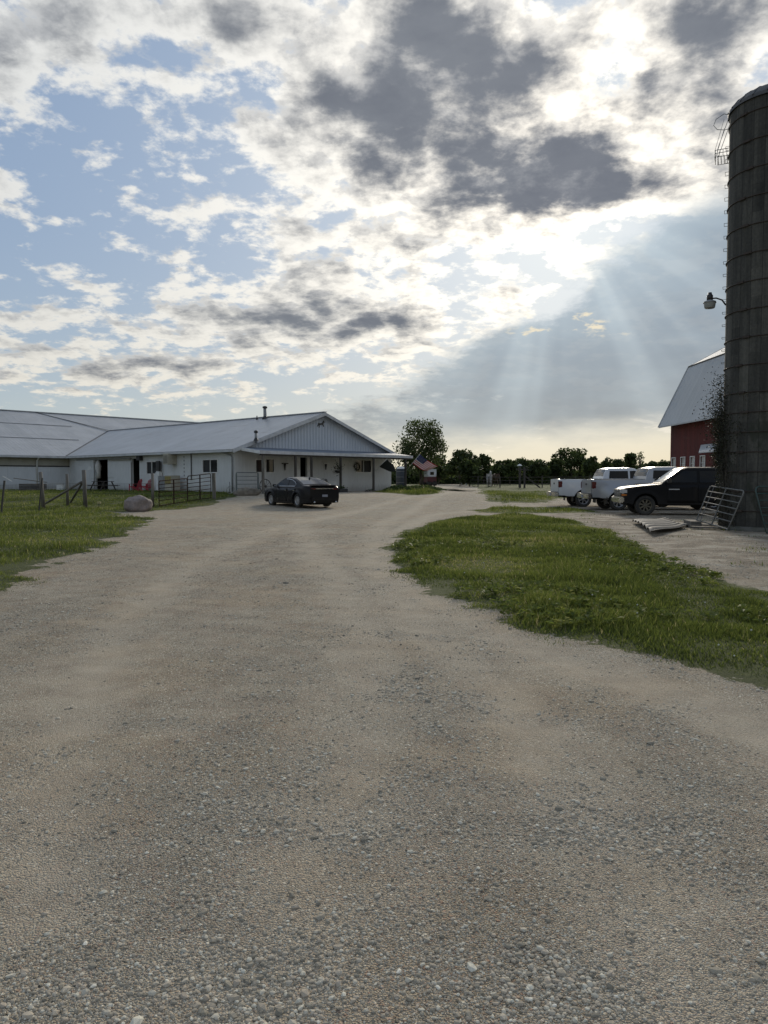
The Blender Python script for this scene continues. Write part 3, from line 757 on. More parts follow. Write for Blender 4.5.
# downspouts
def dspout(ax, px, py0, py1, nm='downspout', mm='white_trim', w=.09, val=0):
    r = prect(ax, val, px - .1, py0, px + .1, py1); u = (r[0] + r[1]) / 2; b = MB()
    if ax == 0: b.box(val - .03 - w, val - .03, u - w / 2, u + w / 2, r[2], r[3])
    else: b.box(u - w / 2, u + w / 2, val - .03 - w, val - .03, r[2], r[3])
    return b.build(nm, M[mm], stable)
b = MB(); u = hit(38, 475, 1, L).x
b.tube([(u, L - OV - .05, EH - .12), (u - .1, L - .3, EH - .35), (u - .1, L - .08, EH - .5), (u - .1, L - .08, .1)], .06, 8); b.build('downspout', M['white_trim'], stable)
b = MB(); b.tube([(-OV - .05, .9, EH - .1), (-OV - .02, .8, EH - .22), (-.09, .25, EH - .45), (-.09, .12, EH - .6), (-.09, .12, .05)], .05, 8); b.build('downspout', M['galv'], stable)
dspout(0, 191.8, 452.5, 480, 'conduit', 'black', .05); 
b = MB(); r = prect(0, 0, 184, 454, 184.4, 480)
for k in range(7): z = r[2] + (r[3] - r[2]) * k / 7; MB().box(-.03, -.002, r[0], r[0] + .04, z, z + .12).build('wall_clip', M['black'], stable)
# fittings on the long wall
def wallbox(nm, mm, x0, y0, x1, y1, d, par=None, ax=0, d0=.002):
    b = MB(); boxp(b, ax, 0, *prect(ax, 0, x0, y0, x1, y1), d0, d0 + d); return b.build(nm, M[mm] if isinstance(mm, str) else mm, par or stable, bevel=.01)
wallbox('flood_lamp', 'black', 139.5, 456, 143, 460.5, .3)
mt = wallbox('meter_box', 'galv', 158, 461.5, 161, 470.5, .18)
r = prect(0, 0, 159.5, 461, 162.5, 471); MB().box(-.32, -.19, r[0], r[1], r[2], r[3]).build('breaker_panel', M['black'], mt)
ac = wallbox('air_conditioner', 'plastic_beige', 172, 453.8, 177, 464.5, .75)
r = prect(0, 0, 168, 454.5, 172, 464); MB().box(-.06, -.003, r[0], r[1], r[2], r[3]).build('window_panel', M['screen'], ac)
g_ = MB(); r = prect(0, 0, 172, 453.8, 177, 464.5)
for k in range(7): z = r[2] + .1 + (r[3] - r[2] - .2) * k / 7; g_.box(-.765, -.753, r[0] + .06, r[1] - .06, z, z + .03)
g_.build('grille', M['screen'], ac)
slab('utility_box', 'galv', 0, prect(0, 0, 164, 476, 171, 490), .05, .5)
b = MB(); b.box(-.35, -.05, *prect(0, 0, 159.5, 472, 163, 489)[:2], .1, 1.5); b.build('pipe_box', M['white_trim'], stable, bevel=.02)
r = prect(0, 0, 178, 475.5, 184.5, 491); ub = MB().box(-1.1, -.35, r[0], r[1], r[2] + .05, r[3]).build('metal_cabinet', M['plastic_beige'], None, bevel=.02); ub.matrix_world = MW
tag(ub, 'beige metal cabinet with a yellow front panel behind the brown tube gate', 'cabinet')
yb = MB().box(-1.13, -1.102, r[0] + .05, r[1] - .05, r[2] + (r[3] - r[2]) * .5, r[3] - .06).build('front_panel', M['yellow'], ub)
# flue pipes on the roof
def onroof(px, py, plane_x=None):
    o = MI @ Vector((0, 0, CAM_H)); d = MI.to_3x3() @ ray(px, py)   # meet left slope z = EH+.1+SL*x
    t = (EH + .10 + SL * o.x - o.z) / (d.z - SL * d.x); return o + d * t
def flue(px, py, h, r, nm, capped=True):
    p = onroof(px, py); b = MB().tube([p - Vector((0, 0, .2)), p + Vector((0, 0, h))], r, 12)
    o = b.build(nm, M['galv'], stable)
    MB().lathe([(r * 2.0, 0), (r * 1.15, .16), (r, .2)], p + Vector((0, 0, -.02)), n=12).build('boot', M['black'], o)
    if capped: MB().lathe([(0, h + .16), (r * 1.5, h + .1), (r * 1.5, h - .02), (r * .9, h - .04)], p, n=12).build('cap', M['black'], o)
flue(265, 418.5, .85, .13, 'chimney_pipe'); flue(257, 419.5, .3, .05, 'vent_pipe', False); flue(256, 440.5, .55, .09, 'roof_vent')
# horse weathervane silhouette on the gable
p = hit(321, 424, 1, 0); b = MB(); x_, z_ = p.x, p.z
b.poly([(x_ - .32, -.03, z_ - .05), (x_ - .30, -.03, z_ + .06), (x_ - .05, -.03, z_ + .05), (x_ + .12, -.03, z_ + .10), (x_ + .2, -.03, z_ + .27), (x_ + .3, -.03, z_ + .22), (x_ + .38, -.03, z_ + .13), (x_ + .27, -.03, z_ + .12), (x_ + .24, -.03, z_ - .02), (x_ + .30, -.03, z_ - .2), (x_ + .25, -.03, z_ - .2), (x_ + .12, -.03, z_ - .06), (x_ - .1, -.03, z_ - .08), (x_ - .18, -.03, z_ - .28), (x_ - .24, -.03, z_ - .28), (x_ - .2, -.03, z_ - .08), (x_ - .36, -.03, z_ - .22), (x_ - .40, -.03, z_ - .18)], (0, 1, 0), .02)
b.build('horse_ornament', M['black'], stable)
# porch -------------------------------------------------
PX0, PX1, PD = .45, 15.85, 2.45
zt, zf = EH + .12, EH - .20
b = MB(); b.poly([(PX0 - .2, -PD, zf), (PX1, -PD, zf), (PX1, -.005, zt), (PX0 - .2, -.005, zt)], (0, 0, -1), .07)
b.build('porch_roof', M['porch_roof'], stable)
MB().box(PX0 - .2, PX1, -PD - .04, -PD - .002, zf - .20, zf + .01).build('porch_fascia', M['trim'], stable)
b = MB(); p, q = Vector((PX0 - .24, -PD, zf)), Vector((PX0 - .24, -.06, zt))
b.add([p, q, q - Vector((0, 0, .2)), p - Vector((0, 0, .2)), p + Vector((.035, 0, 0)), q + Vector((.035, 0, 0)), q + Vector((.035, 0, -.2)), p + Vector((.035, 0, -.2))], [(0, 1, 2, 3), (7, 6, 5, 4), (0, 4, 5, 1), (1, 5, 6, 2), (2, 6, 7, 3), (3, 7, 4, 0)], False)
b.build('porch_rake', M['white_trim'], stable)
MB().box(PX0 - .1, PX1 - .1, -PD + .05, -PD + .17, zf - .30, zf - .075).build('porch_beam', M['dark_wood'], stable)
posts = []
for px, mm in ((263, 'grey_wood'), (295.5, 'dark_wood'), (311.5, 'dark_wood'), (340.6, 'dark_wood'), (373.5, 'dark_wood'), (405.5, 'dark_wood')):
    x_ = hit(px, 475, 1, -PD + .11).x; posts.append(x_)
    MB().box(x_ - .07, x_ + .07, -PD + .04, -PD + .18, -.1, zf - .302).build('porch_post', M[mm], stable, bevel=.01)
MB().box(PX0, PX1 - .5, -PD - .1, -.01, -.12, .02).build('porch_floor', M['concrete'], stable)
# wall lamps and a white shelf under the porch
for px in (284, 325):
    r = prect(1, 0, px - 2.5, 463, px + 3, 464); p = hit(px, 466, 1, 0)
    o = MB().box(r[0], r[1], -.16, -.002, r[2], r[3]).build('wall_shelf', M['black'] if px < 300 else M['white_trim'], stable)
    MB().tube([(p.x, -.1, r[2]), (p.x, -.1, r[2] - .45)], [.09, .03], 8).build('bracket', M['black'], o)
MB().box(*[hit(q, 485, 1, -.3).x for q in (323, 335)], -.5, -.25, .35, .8).build('wall_cabinet', M['white_trim'], stable)
# ------------------------------------------------------------ red gambrel barn
M['red_board'] = stripes_metal('red_barn_board', (.125, .020, .016), (.055, .012, .010), 1, .25, .85, 0, 1.0, ((.13, .07, .055), .5), True, 1, .6)
M['barn_roof'] = stripes_metal('barn_roof_metal', (.50, .51, .51), (.39, .40, .40), 1, .61, .75, .0, .7, ((.33, .29, .25), .3))
barn = empty('red_barn', (19.3, 50.0, -.05), 0, 'red gambrel barn with grey metal roof behind the silo and parked trucks', 'barn')
BL = 20.0; EZ = 5.35
def barn_roof(b, x0, z0, x1, z1, t=.09): b.poly([(x0, .5, z0), (x1, .5, z1), (x1, -BL - .5, z1), (x0, -BL - .5, z0)], (0, 0, -1), t)
kn = (1.35, 9.05); rd = (5.9, 11.5); BW = 11.8
ev = (-.62, 5.0)
wins = []
o_ = Vector((0, 0, CAM_H)); 
for x0, x1 in ((671.5, 675), (680.5, 684.5), (690, 694), (700, 704.5)):
    a, c = [50.0 - 19.3 / ((q - 384) / F) for q in (x0, x1)]       # Y where the view line meets the wall x = 19.3
    wins.append((-a, -c))
b = MB(); cuts = sorted([0, -BL] + [q for w_ in wins for q in w_]); zw0, zw1 = 2.05, 2.85
for a, c in zip(cuts, cuts[1:]):
    inw = any(w_[0] - 1e-5 <= min(a, c) and max(a, c) <= w_[1] + 1e-5 or (min(w_) - 1e-5 <= a and c <= max(w_) + 1e-5) for w_ in wins)
    for s in (((0, zw0), (zw1, EZ)) if inw else ((0, EZ),)): b.box(0, .15, a, c, *s)
b.build('wall', M['red_board'], barn); MB().box(BW - .15, BW, -BL, 0, 0, EZ).build('wall', M['red_board'], barn)
for y in (-.15, -BL): b = MB(); b.poly([(.16, y, 0), (BW - .16, y, 0), (BW - .16, y, EZ), (BW - 1.5, y, kn[1] - .2), (BW / 2, y, rd[1] - .2), (1.5, y, kn[1] - .2), (.16, y, EZ)], (0, 1, 0), .15); b.build('gable_wall', M['red_board'], barn)
for s in (0, 1):
    f = (lambda x: x) if s == 0 else (lambda x: BW - x)
    b = MB(); barn_roof(b, f(ev[0]), ev[1], f(kn[0]), kn[1]); barn_roof(b, f(kn[0] + .0), kn[1] + .03, f(rd[0]), rd[1]); b.build('roof', M['barn_roof'], barn)
    b = MB(); b.bar((f(kn[0]), .52, kn[1] + .0), (f(kn[0]), -BL - .5, kn[1] + .0), .12, .07)
    b.build('knuckle_flashing', M['black'], barn)
    for y in (.53, -BL - .53): b = MB(); b.bar((f(ev[0]), y, ev[1] - .05), (f(kn[0]), y, kn[1] - .05), .05, .16); b.bar((f(kn[0]), y, kn[1] - .03), (f(rd[0]), y, rd[1] - .05), .05, .16); b.build('rake_trim', M['trim'], barn)
for w_ in wins:
    a, c = min(w_), max(w_); t = .05
    fb = MB().box(-.04, .02, a - t, a, zw0 - t, zw1 + t).box(-.04, .02, c, c + t, zw0 - t, zw1 + t).box(-.04, .02, a, c, zw1, zw1 + t).box(-.04, .02, a, c, zw0 - t, zw0)
    fb.box(.03, .05, a, c, (zw0 + zw1) / 2 - .02, (zw0 + zw1) / 2 + .02); fo = fb.build('window', M['white_trim'], barn)
    MB().box(.06, .08, a, c, zw0, zw1).build('pane', M['cloth_white'], fo)
# little lean-to roof on its side wall
yb_ = 50.0 - 19.3 / ((698 - 384) / F) * -1
y1_ = -(50.0 - 19.3 / ((700 - 384) / F)); y2_ = -(50.0 - 18.2 / ((735 - 384) / F))
b = MB(); b.poly([(-1.15, -(50 - 18.1 / ((697 - 384) / F)), 3.02), (-.01, y1_, 3.55), (-.01, -17.5, 3.55), (-1.15, -17.5, 3.02)], (0, 0, -1), .06); b.build('lean_to_roof', M['barn_roof'], barn)

# ------------------------------------------------------------ stave silo
SC = (11.0, 21.33); SR = 1.15; SH = 11.85
sm_, sb_ = mat('weathered_silo_stave', rough=.92)
t = X.nt.nodes.new('ShaderNodeTexCoord'); p = X(t.outputs['Object']); sx, sy, sz = sep(p)
ang = X.m('ARCTAN2', sy, sx); nst = 24
fr = X.m('FRACT', ang * (nst / (2 * math.pi)) + .5); cell = X.m('FLOOR', ang * (nst / (2 * math.pi)) + .5)
row = X.m('FLOOR', (sz + X.m('FRACT', cell * .5) * .76) / .762)
tone = fbm(comb(cell * 3.7, row * 5.1, 0.3), 1.0, 0)
streak = fbm(vadd(p, (3, 3, .22), 'MULTIPLY'), 1.6, 6, .65); grit = fbm(p, 14, 5, .65)
c = ramp(streak * .5 + grit * .25 + tone * .25 + .02, [(.35, (.022, .022, .019)), (.50, (.054, .052, .044)), (.68, (.115, .11, .092))])
seam = sstep(.04, .0, fr) + sstep(.96, 1.0, fr); c = mixc(X.m('MINIMUM', seam, 1.0) * .85, c, (.02, .02, .018, 1))
c = mixc(sstep(.52, .62, fbm(vadd(p, (1, 1, .6), 'MULTIPLY'), 1.1, 6, .7)) * sstep(5.2, 2.6, sz) * .85, c, (.030, .033, .022, 1))
link(c, sb_.inputs['Base Color'])
bn = X.nt.nodes.new('ShaderNodeBump'); bn.inputs['Strength'].default_value = .6; bn.inputs['Distance'].default_value = .02
link((1 - X.m('MINIMUM', seam, 1.0)) + grit * .4 + tone * .5, bn.inputs['Height']); link(X(bn.outputs[0]), sb_.inputs['Normal'])
silo = empty('stave_silo', (SC[0], SC[1], -.02), 0, 'tall dark concrete stave silo with iron hoops and dome top at the right edge', 'silo')
MB().lathe([(SR, 0), (SR, SH)], n=96).build('stave_wall', sm_, silo)
dome = MB().lathe([(SR + .05, SH - .01), (SR + .05, SH + .08), (SR * .985, SH + .14), (SR * .90, SH + .26), (SR * .74, SH + .38), (SR * .50, SH + .48), (SR * .22, SH + .54), (0, SH + .56)], n=40).build('dome_roof', worn('dark_dome_metal', (.05, .05, .05), (.09, .085, .08), 2, .6), silo)
b = MB()
for k in range(20):
    t0 = 2 * math.pi * k / 20; pts = [(SR + .06, SH + .06), (SR * .985, SH + .14), (SR * .90, SH + .26), (SR * .74, SH + .38), (SR * .50, SH + .48)]
    b.tube([(r_ * math.cos(t0), r_ * math.sin(t0), z_) for r_, z_ in pts], .018, 5)
b.build('roof_rib', M['black'], dome)
hoopm = worn('rusty_hoop', (.035, .025, .02), (.06, .045, .035), 8, .8)
zh = SH - .35
HZ = []
while zh > .3:
    HZ.append(zh); zh -= .762 if zh > 4 else .55
for k, z in enumerate(HZ):
    b = MB(); b.tube([((SR + .014) * math.cos(2 * math.pi * j / 64), (SR + .014) * math.sin(2 * math.pi * j / 64), z) for j in range(64)], .017, 6, closed=True)
    h_ = b.build('hoop', hoopm, silo)
    for lug in (3.55, 1.5):
        t0 = lug + (k % 3) * .09; h_2 = MB().box(-.10, .10, -.025, .025, -.03, .03, Matrix.Translation(((SR + .03) * math.cos(t0), (SR + .03) * math.sin(t0), z)) @ Matrix.Rotation(t0 + math.pi / 2, 4, 'Z')).build('lug', hoopm, h_)
# concrete footing ring
MB().lathe([(SR + .10, 0), (SR + .09, .10), (SR + .01, .14)], n=48).build('footing', worn('mossy_footing', (.12, .115, .10), (.05, .055, .035), 4, .95, bump=.5), silo)
# ladder of U rungs on the left limb
t0 = math.atan2(-SC[1], -SC[0]) - math.acos(SR / math.hypot(*SC)) - .015
rad = Vector((math.cos(t0), math.sin(t0), 0)); tan = Vector((-rad.y, rad.x, 0))
z = 1.6
while z < SH - .5:
    b = MB()
    q = rad * (SR - .01) + Vector((0, 0, z)); e = rad * (SR + .085) + Vector((0, 0, z + .0))
    b.tube([q - tan * .14, e - tan * .14, e + tan * .14, q + tan * .14 ], .007, 5); z += .362
    b.build('ladder_rung', M['galv'], silo)
b = MB(); zp = SH - .95
q = lambda r_, s_, z_: rad * (SR + r_) + tan * s_ + Vector((0, 0, z_))
for s_ in (-.3, .3):
    b.tube([q(0, s_, SH - .05), q(.30, s_, zp), q(.30, s_, zp - .2), q(0, s_, zp - .2)], .009, 5); b.tube([q(.14, s_, SH - .12), q(.36, s_, zp)], .006, 5)
for k in range(5): b.tube([q(.04 + .08 * k, -.3, zp - .18), q(.04 + .08 * k, .3, zp - .18)], .012, 5)
for z_ in (zp, zp - .09): b.tube([q(.36, -.3, z_), q(.36, .3, z_)], .01, 5); b.tube([q(0, .3, z_), q(.36, .3, z_)], .01, 5)
for k in range(4): b.tube([q(.1 * k + .05, .3, zp), q(.1 * k + .05, .3, zp - .2)], .008, 5)
b.tube([q(.0, 0, SH + .1), q(.15, 0, SH + .16), q(.36, 0, SH + .05), q(.42, 0, SH - .12), q(.32, 0, SH - .25), q(.12, 0, SH - .3), q(0, 0, SH - .28)], .01, 5)
b.build('top_platform', M['galv'], silo)
# yard lamp on a bent arm
lz = 1.48 + (478 - 300) / F * 21.6
yl = empty('yard_lamp', Vector((SC[0], SC[1], lz)) + rad * (SR - .0), 0, 'old yard lamp with round glass shade on a bent arm from the silo side', 'lamp')
dirn = Vector((-1, -.15, 0)).normalized()
MB().tube([(0, 0, -.16), (-.12, -.02, -.02), (-.3, -.045, .03), (-.48, -.07, .01)], .022, 8).build('arm', M['black'], yl)
lc = (-.50, -.075, 0)
MB().lathe([(0, .19), (.05, .18), (.06, .12), (.085, .10), (.085, -.03), (.02, -.05)], lc, n=16).build('lamp_head', M['black'], yl)
MB().lathe([(.04, -.02), (.17, -.08), (.18, -.12), (.155, -.125)], lc, n=20).build('reflector', M['galv'], yl)
gl_, gb_ = mat('lamp_lens', (.30, .31, .29), .4)
MB().lathe([(.165, -.115), (.145, -.25), (.13, -.27), (0, -.275)], lc, n=20).build('lens', gl_, yl)

# climbing vine over the foot of the silo
def leaf_cloud(name, pts, size, m, parent=None, tint=.4, tv=.25, up=0.0):
    """separate folded leaf faces at pts (n,3)"""
    n = len(pts); a = rng.normal(0, 1, (n, 3)); a /= np.linalg.norm(a, axis=1)[:, None]
    r_ = rng.normal(0, 1, (n, 3)); r_[:, 2] += up; c = np.cross(a, r_); c /= np.linalg.norm(c, axis=1)[:, None]
    s = (size * rng.uniform(.55, 1.3, n))[:, None]
    P = np.stack([pts - a * s, pts + c * s * .55, pts + a * s, pts - c * s * .55], 1).reshape(-1, 3)
    Fc = (np.arange(n) * 4)[:, None] + np.array([[0, 1, 2, 3]])
    o = fastmesh(name, P, Fc, m); o.parent = parent
    tt = np.clip(tint + rng.normal(0, tv, n), 0, 1); add_attr(o, 'tint', np.repeat(tt, 4)); return o
vine = empty('climbing_vine', (SC[0], SC[1], 0), 0, 'tangled bare and leafy vine climbing the lower left side of the silo', 'vine')
M['vine_stem'] = worn('vine_stem', (.07, .06, .045), (.03, .027, .02), 8, .9)
b = MB(); lp = []
for k in range(110):
    a0 = t0 + random.gauss(.0, .33) + .05; zt_ = random.uniform(1.2, 3.6) if k % 3 else random.uniform(2.6, 4.6); z = 0.0; r_ = SR + .04; pts = []
    while z < zt_:
        o_ = (random.uniform(.0, .05) + max(0, random.gauss(0, .05))) * (.25 if z < 1.7 else 1.0); pts.append(((r_ + o_) * math.cos(a0), (r_ + o_) * math.sin(a0), z)); a0 += random.gauss(0, .05); z += random.uniform(.15, .3)
    if len(pts) < 3: continue
    out_ = random.uniform(.04, .24) * (1.7 if 2.9 < zt_ else .4); e = Vector(pts[-1]); ra = Vector((math.cos(a0), math.sin(a0), 0))
    pts += [tuple(e + ra * out_ * .5 + Vector((0, 0, .12))), tuple(e + ra * out_ + Vector((random.gauss(0, .1), random.gauss(0, .1), random.uniform(-.1, .25))))]
    b.tube(pts, [max(.004, .014 * (1 - i / len(pts))) for i in range(len(pts))], 4)
    for q_ in pts[1:]:
        for _ in range(8 if q_[2] > 1.9 else 2): lp.append([q_[0] + random.gauss(0, .03 + .03 * min(q_[2], 2.5)), q_[1] + random.gauss(0, .03 + .03 * min(q_[2], 2.5)), q_[2] + random.gauss(0, .12)])
b.build('stem', M['vine_stem'], vine)
VL = leafmat('vine_leaf', [(0, (.016, .018, .010)), (.5, (.035, .040, .020)), (1, (.08, .075, .04))], .2)
leaf_cloud('leaves', np.array(lp), 0.03, VL, vine, .3, .2)
# scrub between silo and barn
sc_ = empty('scrub_bush', (11.15, 23.6, 0), 0, 'dark scrub bush standing in the shade left of the silo', 'bush')
b = MB(); lp = []
for k in range(40):
    a = random.uniform(0, 6.28); h_ = random.uniform(1.4, 2.9); l_ = Vector((math.cos(a), math.sin(a), 0)) * random.uniform(.1, .4); pts = [Vector((l_.x * .25, l_.y * .25, 0)), Vector((l_.x * .6, l_.y * .6, h_ * .5)), Vector((l_.x, l_.y, h_))]
    b.tube(pts, [.014, .009, .004], 4)
    for _ in range(42):
        t_ = random.uniform(.15, 1); q_ = pts[0].lerp(pts[2], t_); lp.append([q_.x + random.gauss(0, .12), q_.y + random.gauss(0, .12), q_.z + random.gauss(0, .1)])
b.build('stem', M['vine_stem'], sc_); leaf_cloud('leaves', np.array(lp), .05, VL, sc_, .35, .25)
# ------------------------------------------------------------ vehicles (local frame: x forward, y left, z up)
def paint(name, c, rough=.25, dust=(.20, .18, .15), amt=.35, coat=.6, metal=0.0):
    m, b = mat(name, c, rough, metal); b.inputs['Coat Weight'].default_value = coat if max(c) > .1 else .0; b.inputs['Specular IOR Level'].default_value = .5 if max(c) > .1 else .14; b.inputs['Coat Roughness'].default_value = .08
    t = X.nt.nodes.new('ShaderNodeTexCoord'); p = X(t.outputs['Object']); z = sep(p)[2]
    n = fbm(p, 4, 6, .65); k = sstep(1.0, .2, z + (n - .5) * .5) * amt + sstep(.55, .8, n) * .06
    link(mixc(k, c + (1,), dust + (1,)), b.inputs['Base Color']); link(k * .6 + rough, b.inputs['Roughness']); return m
M['tyre'] = worn('tyre_rubber', (.022, .022, .022), (.07, .062, .05), 5, .9)
M['rim'] = mat('alloy_rim', (.45, .45, .46), .35, .8)[0]
M['steel_rim'] = worn('dusty_steel_rim', (.16, .14, .10), (.09, .08, .06), 8, .6, .3)
M['chrome'] = mat('chrome', (.62, .62, .62), .18, 1.0)[0]
M['tint'] = mat('tinted_glass', (.004, .005, .006), .06, spec=.22)[0]
M['windscreen'] = mat('windscreen_glass', (.05, .055, .06), .08)[0]
M['red_lens'] = mat('red_lens', (.10, .012, .012), .2)[0]
M['clear_lens'] = mat('clear_lens', (.45, .45, .45), .15)[0]
M['amber_lens'] = mat('amber_lens', (.5, .16, .03), .25)[0]
M['plate'] = mat('plate_white', (.25, .26, .30), .5)[0]
M['underbody'] = mat('underbody', (.012, .012, .012), .9)[0]

def smooth_path(pts):
    """piecewise monotone interpolation of (x, z) points"""
    pts = sorted(pts)
    def f(x):
        if x <= pts[0][0]: return pts[0][1]
        for (a, p), (b, q) in zip(pts, pts[1:]):
            if x <= b:
                t = (x - a) / (b - a); return p + (q - p) * t
        return pts[-1][1]
    return f
def shell(xs, bot, top, hw, rfil=.06, crown=.02, xof=None, K=7):
    b = MB(); rings = []
    for x in xs:
        zb, zt = bot(x), top(x); zt = max(zt, zb + .004); r = min(rfil, (zt - zb) * .45)
        sec = []
        for k in range(K): z = zb + (zt - r - zb) * k / (K - 1); sec.append((hw(x, z), z))
        h = hw(x, zt - r); sec += [(h - r * .29, zt - r * .29), (h - r, zt), (h * .55, zt + crown * .75), (0, zt + crown)]
        loop = [(0, zb)] + sec
        full = loop + [(-y, z) for y, z in loop[-2:0:-1]]
        rings.append([(x + (xof(x, z) if xof else 0), y, z) for y, z in full])
    n = len(rings[0]); vs = [p for r in rings for p in r]; fs = []
    for i in range(len(rings) - 1):
        for j in range(n): fs.append((i * n + j, i * n + (j + 1) % n, (i + 1) * n + (j + 1) % n, (i + 1) * n + j))
    fs += [tuple(range(n))[::-1], tuple((len(rings) - 1) * n + j for j in range(n))]
    return b.add(vs, fs, True)
def sharp(o, ang=35):
    me = o.data
    for e in me.edges: pass
    bm = bmesh.new(); bm.from_mesh(me)
    for e in bm.edges:
        if len(e.link_faces) == 2 and e.calc_face_angle(0) > R(ang): e.smooth = False
    bm.to_mesh(me); bm.free(); return o
def vehicle(c):
    root = empty(c['name'], c['loc'], c['rz'], c['label'], c['cat'], c.get('group'))
    P_ = c['paint']; wx = c['wheels']; wr_ = c['wr']; ra = c['arch']; sill = c['sill']; hw0 = c['hw']; x0, x1 = c['ends']
    dual = c.get('dual')
    topf = smooth_path(c['top'])
    def bot(x):
        z = sill if x0 + .35 < x < x1 - .35 else sill + .04
        for w in wx:
            d = abs(x - w)
            if d < ra: z = max(z, wr_ + math.sqrt(ra * ra - d * d))
        return z
    def hw(x, z):
        e = 1.0
        for end, s in ((x1, 1), (x0, -1)):
            d = (end - x) * s
            if d < .55: e *= 1 - c['round'][0 if s > 0 else 1] * ((.55 - d) / .55) ** 2.2
        t = (z - sill) / (c['belt'] - sill); t = min(1.2, max(-.2, t))
        v = hw0 * e * (1 - .035 * (t - .45) ** 2 * 2.2 - .03 * max(0, t - .75))
        if dual: v += .20 * math.exp(-(((x - wx[0]) / .62) ** 4)) * sm(c['belt'], .75, z)
        for w in wx:
            d = math.hypot(x - w, z - wr_); v += .022 * math.exp(-((d - ra - .03) / .07) ** 2)
        return v
    def xof(x, z):
        o = 0
        for end, s in ((x1, 1), (x0, -1)):
            d = (end - x) * s
            if d < .25: o += s * c['nose'][0 if s > 0 else 1](z) * (1 - d / .25)
        return o
    xs = set(np.linspace(x0, x1, 46)) | {x0 + .004, x0 + .03, x0 + .08, x1 - .004, x1 - .03, x1 - .08}
    for w in wx:
        for k in range(-9, 10): xs.add(w + ra * math.sin(k / 9 * math.pi / 2) * .9999)
        xs |= {w - ra - .006, w + ra + .006}
    xs |= {p[0] for p in c['top']}
    xs = sorted(xs); xs = [x for i, x in enumerate(xs) if i == 0 or x - xs[i - 1] > .002]
    body = sharp(shell(xs, bot, topf, hw, c.get('fillet', .07), .012, xof).build('body', P_, root))
    MB().box(x0 + .25, x1 - .25, -hw0 * .62, hw0 * .62, sill - .06, sill + .42).build('chassis', M['underbody'], root)
    # cab
    cf = smooth_path(c['cab']); cx0, cx1 = c['cab'][0][0], c['cab'][-1][0]; zb = c['belt'] - .10; zr_ = max(p[1] for p in c['cab'])
    def chw(x, z): return (hw0 - .035) * (1 - c['tumble'] * max(0, (z - c['belt'])) / (zr_ - c['belt'])) * (1 - .02 * max(0, (abs(x - (cx0 + cx1) / 2) - .8)))
    cxs = sorted(set(np.linspace(cx0, cx1, 30)) | {p[0] for p in c['cab']})
    cab = sharp(shell(cxs, lambda x: zb, cf, chw, .08, .03).build('cab', P_, root), 40)
    def sidepanel(name, poly_, m, f, off, par, th=.012):
        for s in (1, -1):
            pts = [(x, s * (f(x, z) + off), z) for x, z in poly_]
            b = MB(); b.poly(pts, (0, -s, 0), th); b.build(name, m, par)
    for w_ in c['windows']: sidepanel('side_window', w_, M['tint'], chw, .012, root)
    for pl in c.get('pillars', []): sidepanel('window_trim', pl, M['chrome'], chw, .014, root, .01)
    def glass(name, xa, xb, m, mar=.09, inset=.03):
        b = MB(); n = 8; k = 8; vs = []
        for i in range(n + 1):
            x = xa + (xb - xa) * i / n; z = cf(x)
            for j in range(k + 1):
                u = -1 + 2 * j / k; h = chw(x, z) - mar
                vs.append((x + (.006 if xb > xa else -.006), u * h, z + .03 * (1 - u * u) + .012))
        b.add(vs, [(i * (k + 1) + j, i * (k + 1) + j + 1, (i + 1) * (k + 1) + j + 1, (i + 1) * (k + 1) + j) for i in range(n) for j in range(k)], True)
        return b.build(name, m, root)
    glass('windshield', c['ws'][0], c['ws'][1], M['windscreen']); glass('rear_window', c['rw'][0], c['rw'][1], M['tint'] if not c.get('lightrear') else M['windscreen'])
    # doors: panels standing 5 mm off the side with a handle
    for (a, d) in c['doors']:
        for s in (1, -1):
            b = MB(); n = 6; k = 6; vs = []
            for i in range(n + 1):
                x = a + (d - a) * i / n
                for j in range(k + 1):
                    z0_ = max(sill + .07, bot(x) + .02); z = z0_ + (c['belt'] - .07 - z0_) * j / k; vs.append((x, s * (hw(x, z) + .006), z))
            b.add(vs, [(i * (k + 1) + j, i * (k + 1) + j + 1, (i + 1) * (k + 1) + j + 1, (i + 1) * (k + 1) + j) for i in range(n) for j in range(k)], True)
            do = b.build('door', P_, root); sol = do.modifiers.new('s', 'SOLIDIFY'); sol.thickness = .012; sol.offset = 0
            hx = a + .16; zz = c['belt'] - .16; MB().box(hx - .09, hx + .09, s * (hw(hx, zz) + .015), s * (hw(hx, zz) + .045), zz - .015, zz + .015).build('handle', M['chrome'] if c.get('chromehandle') else P_, do, bevel=.005)
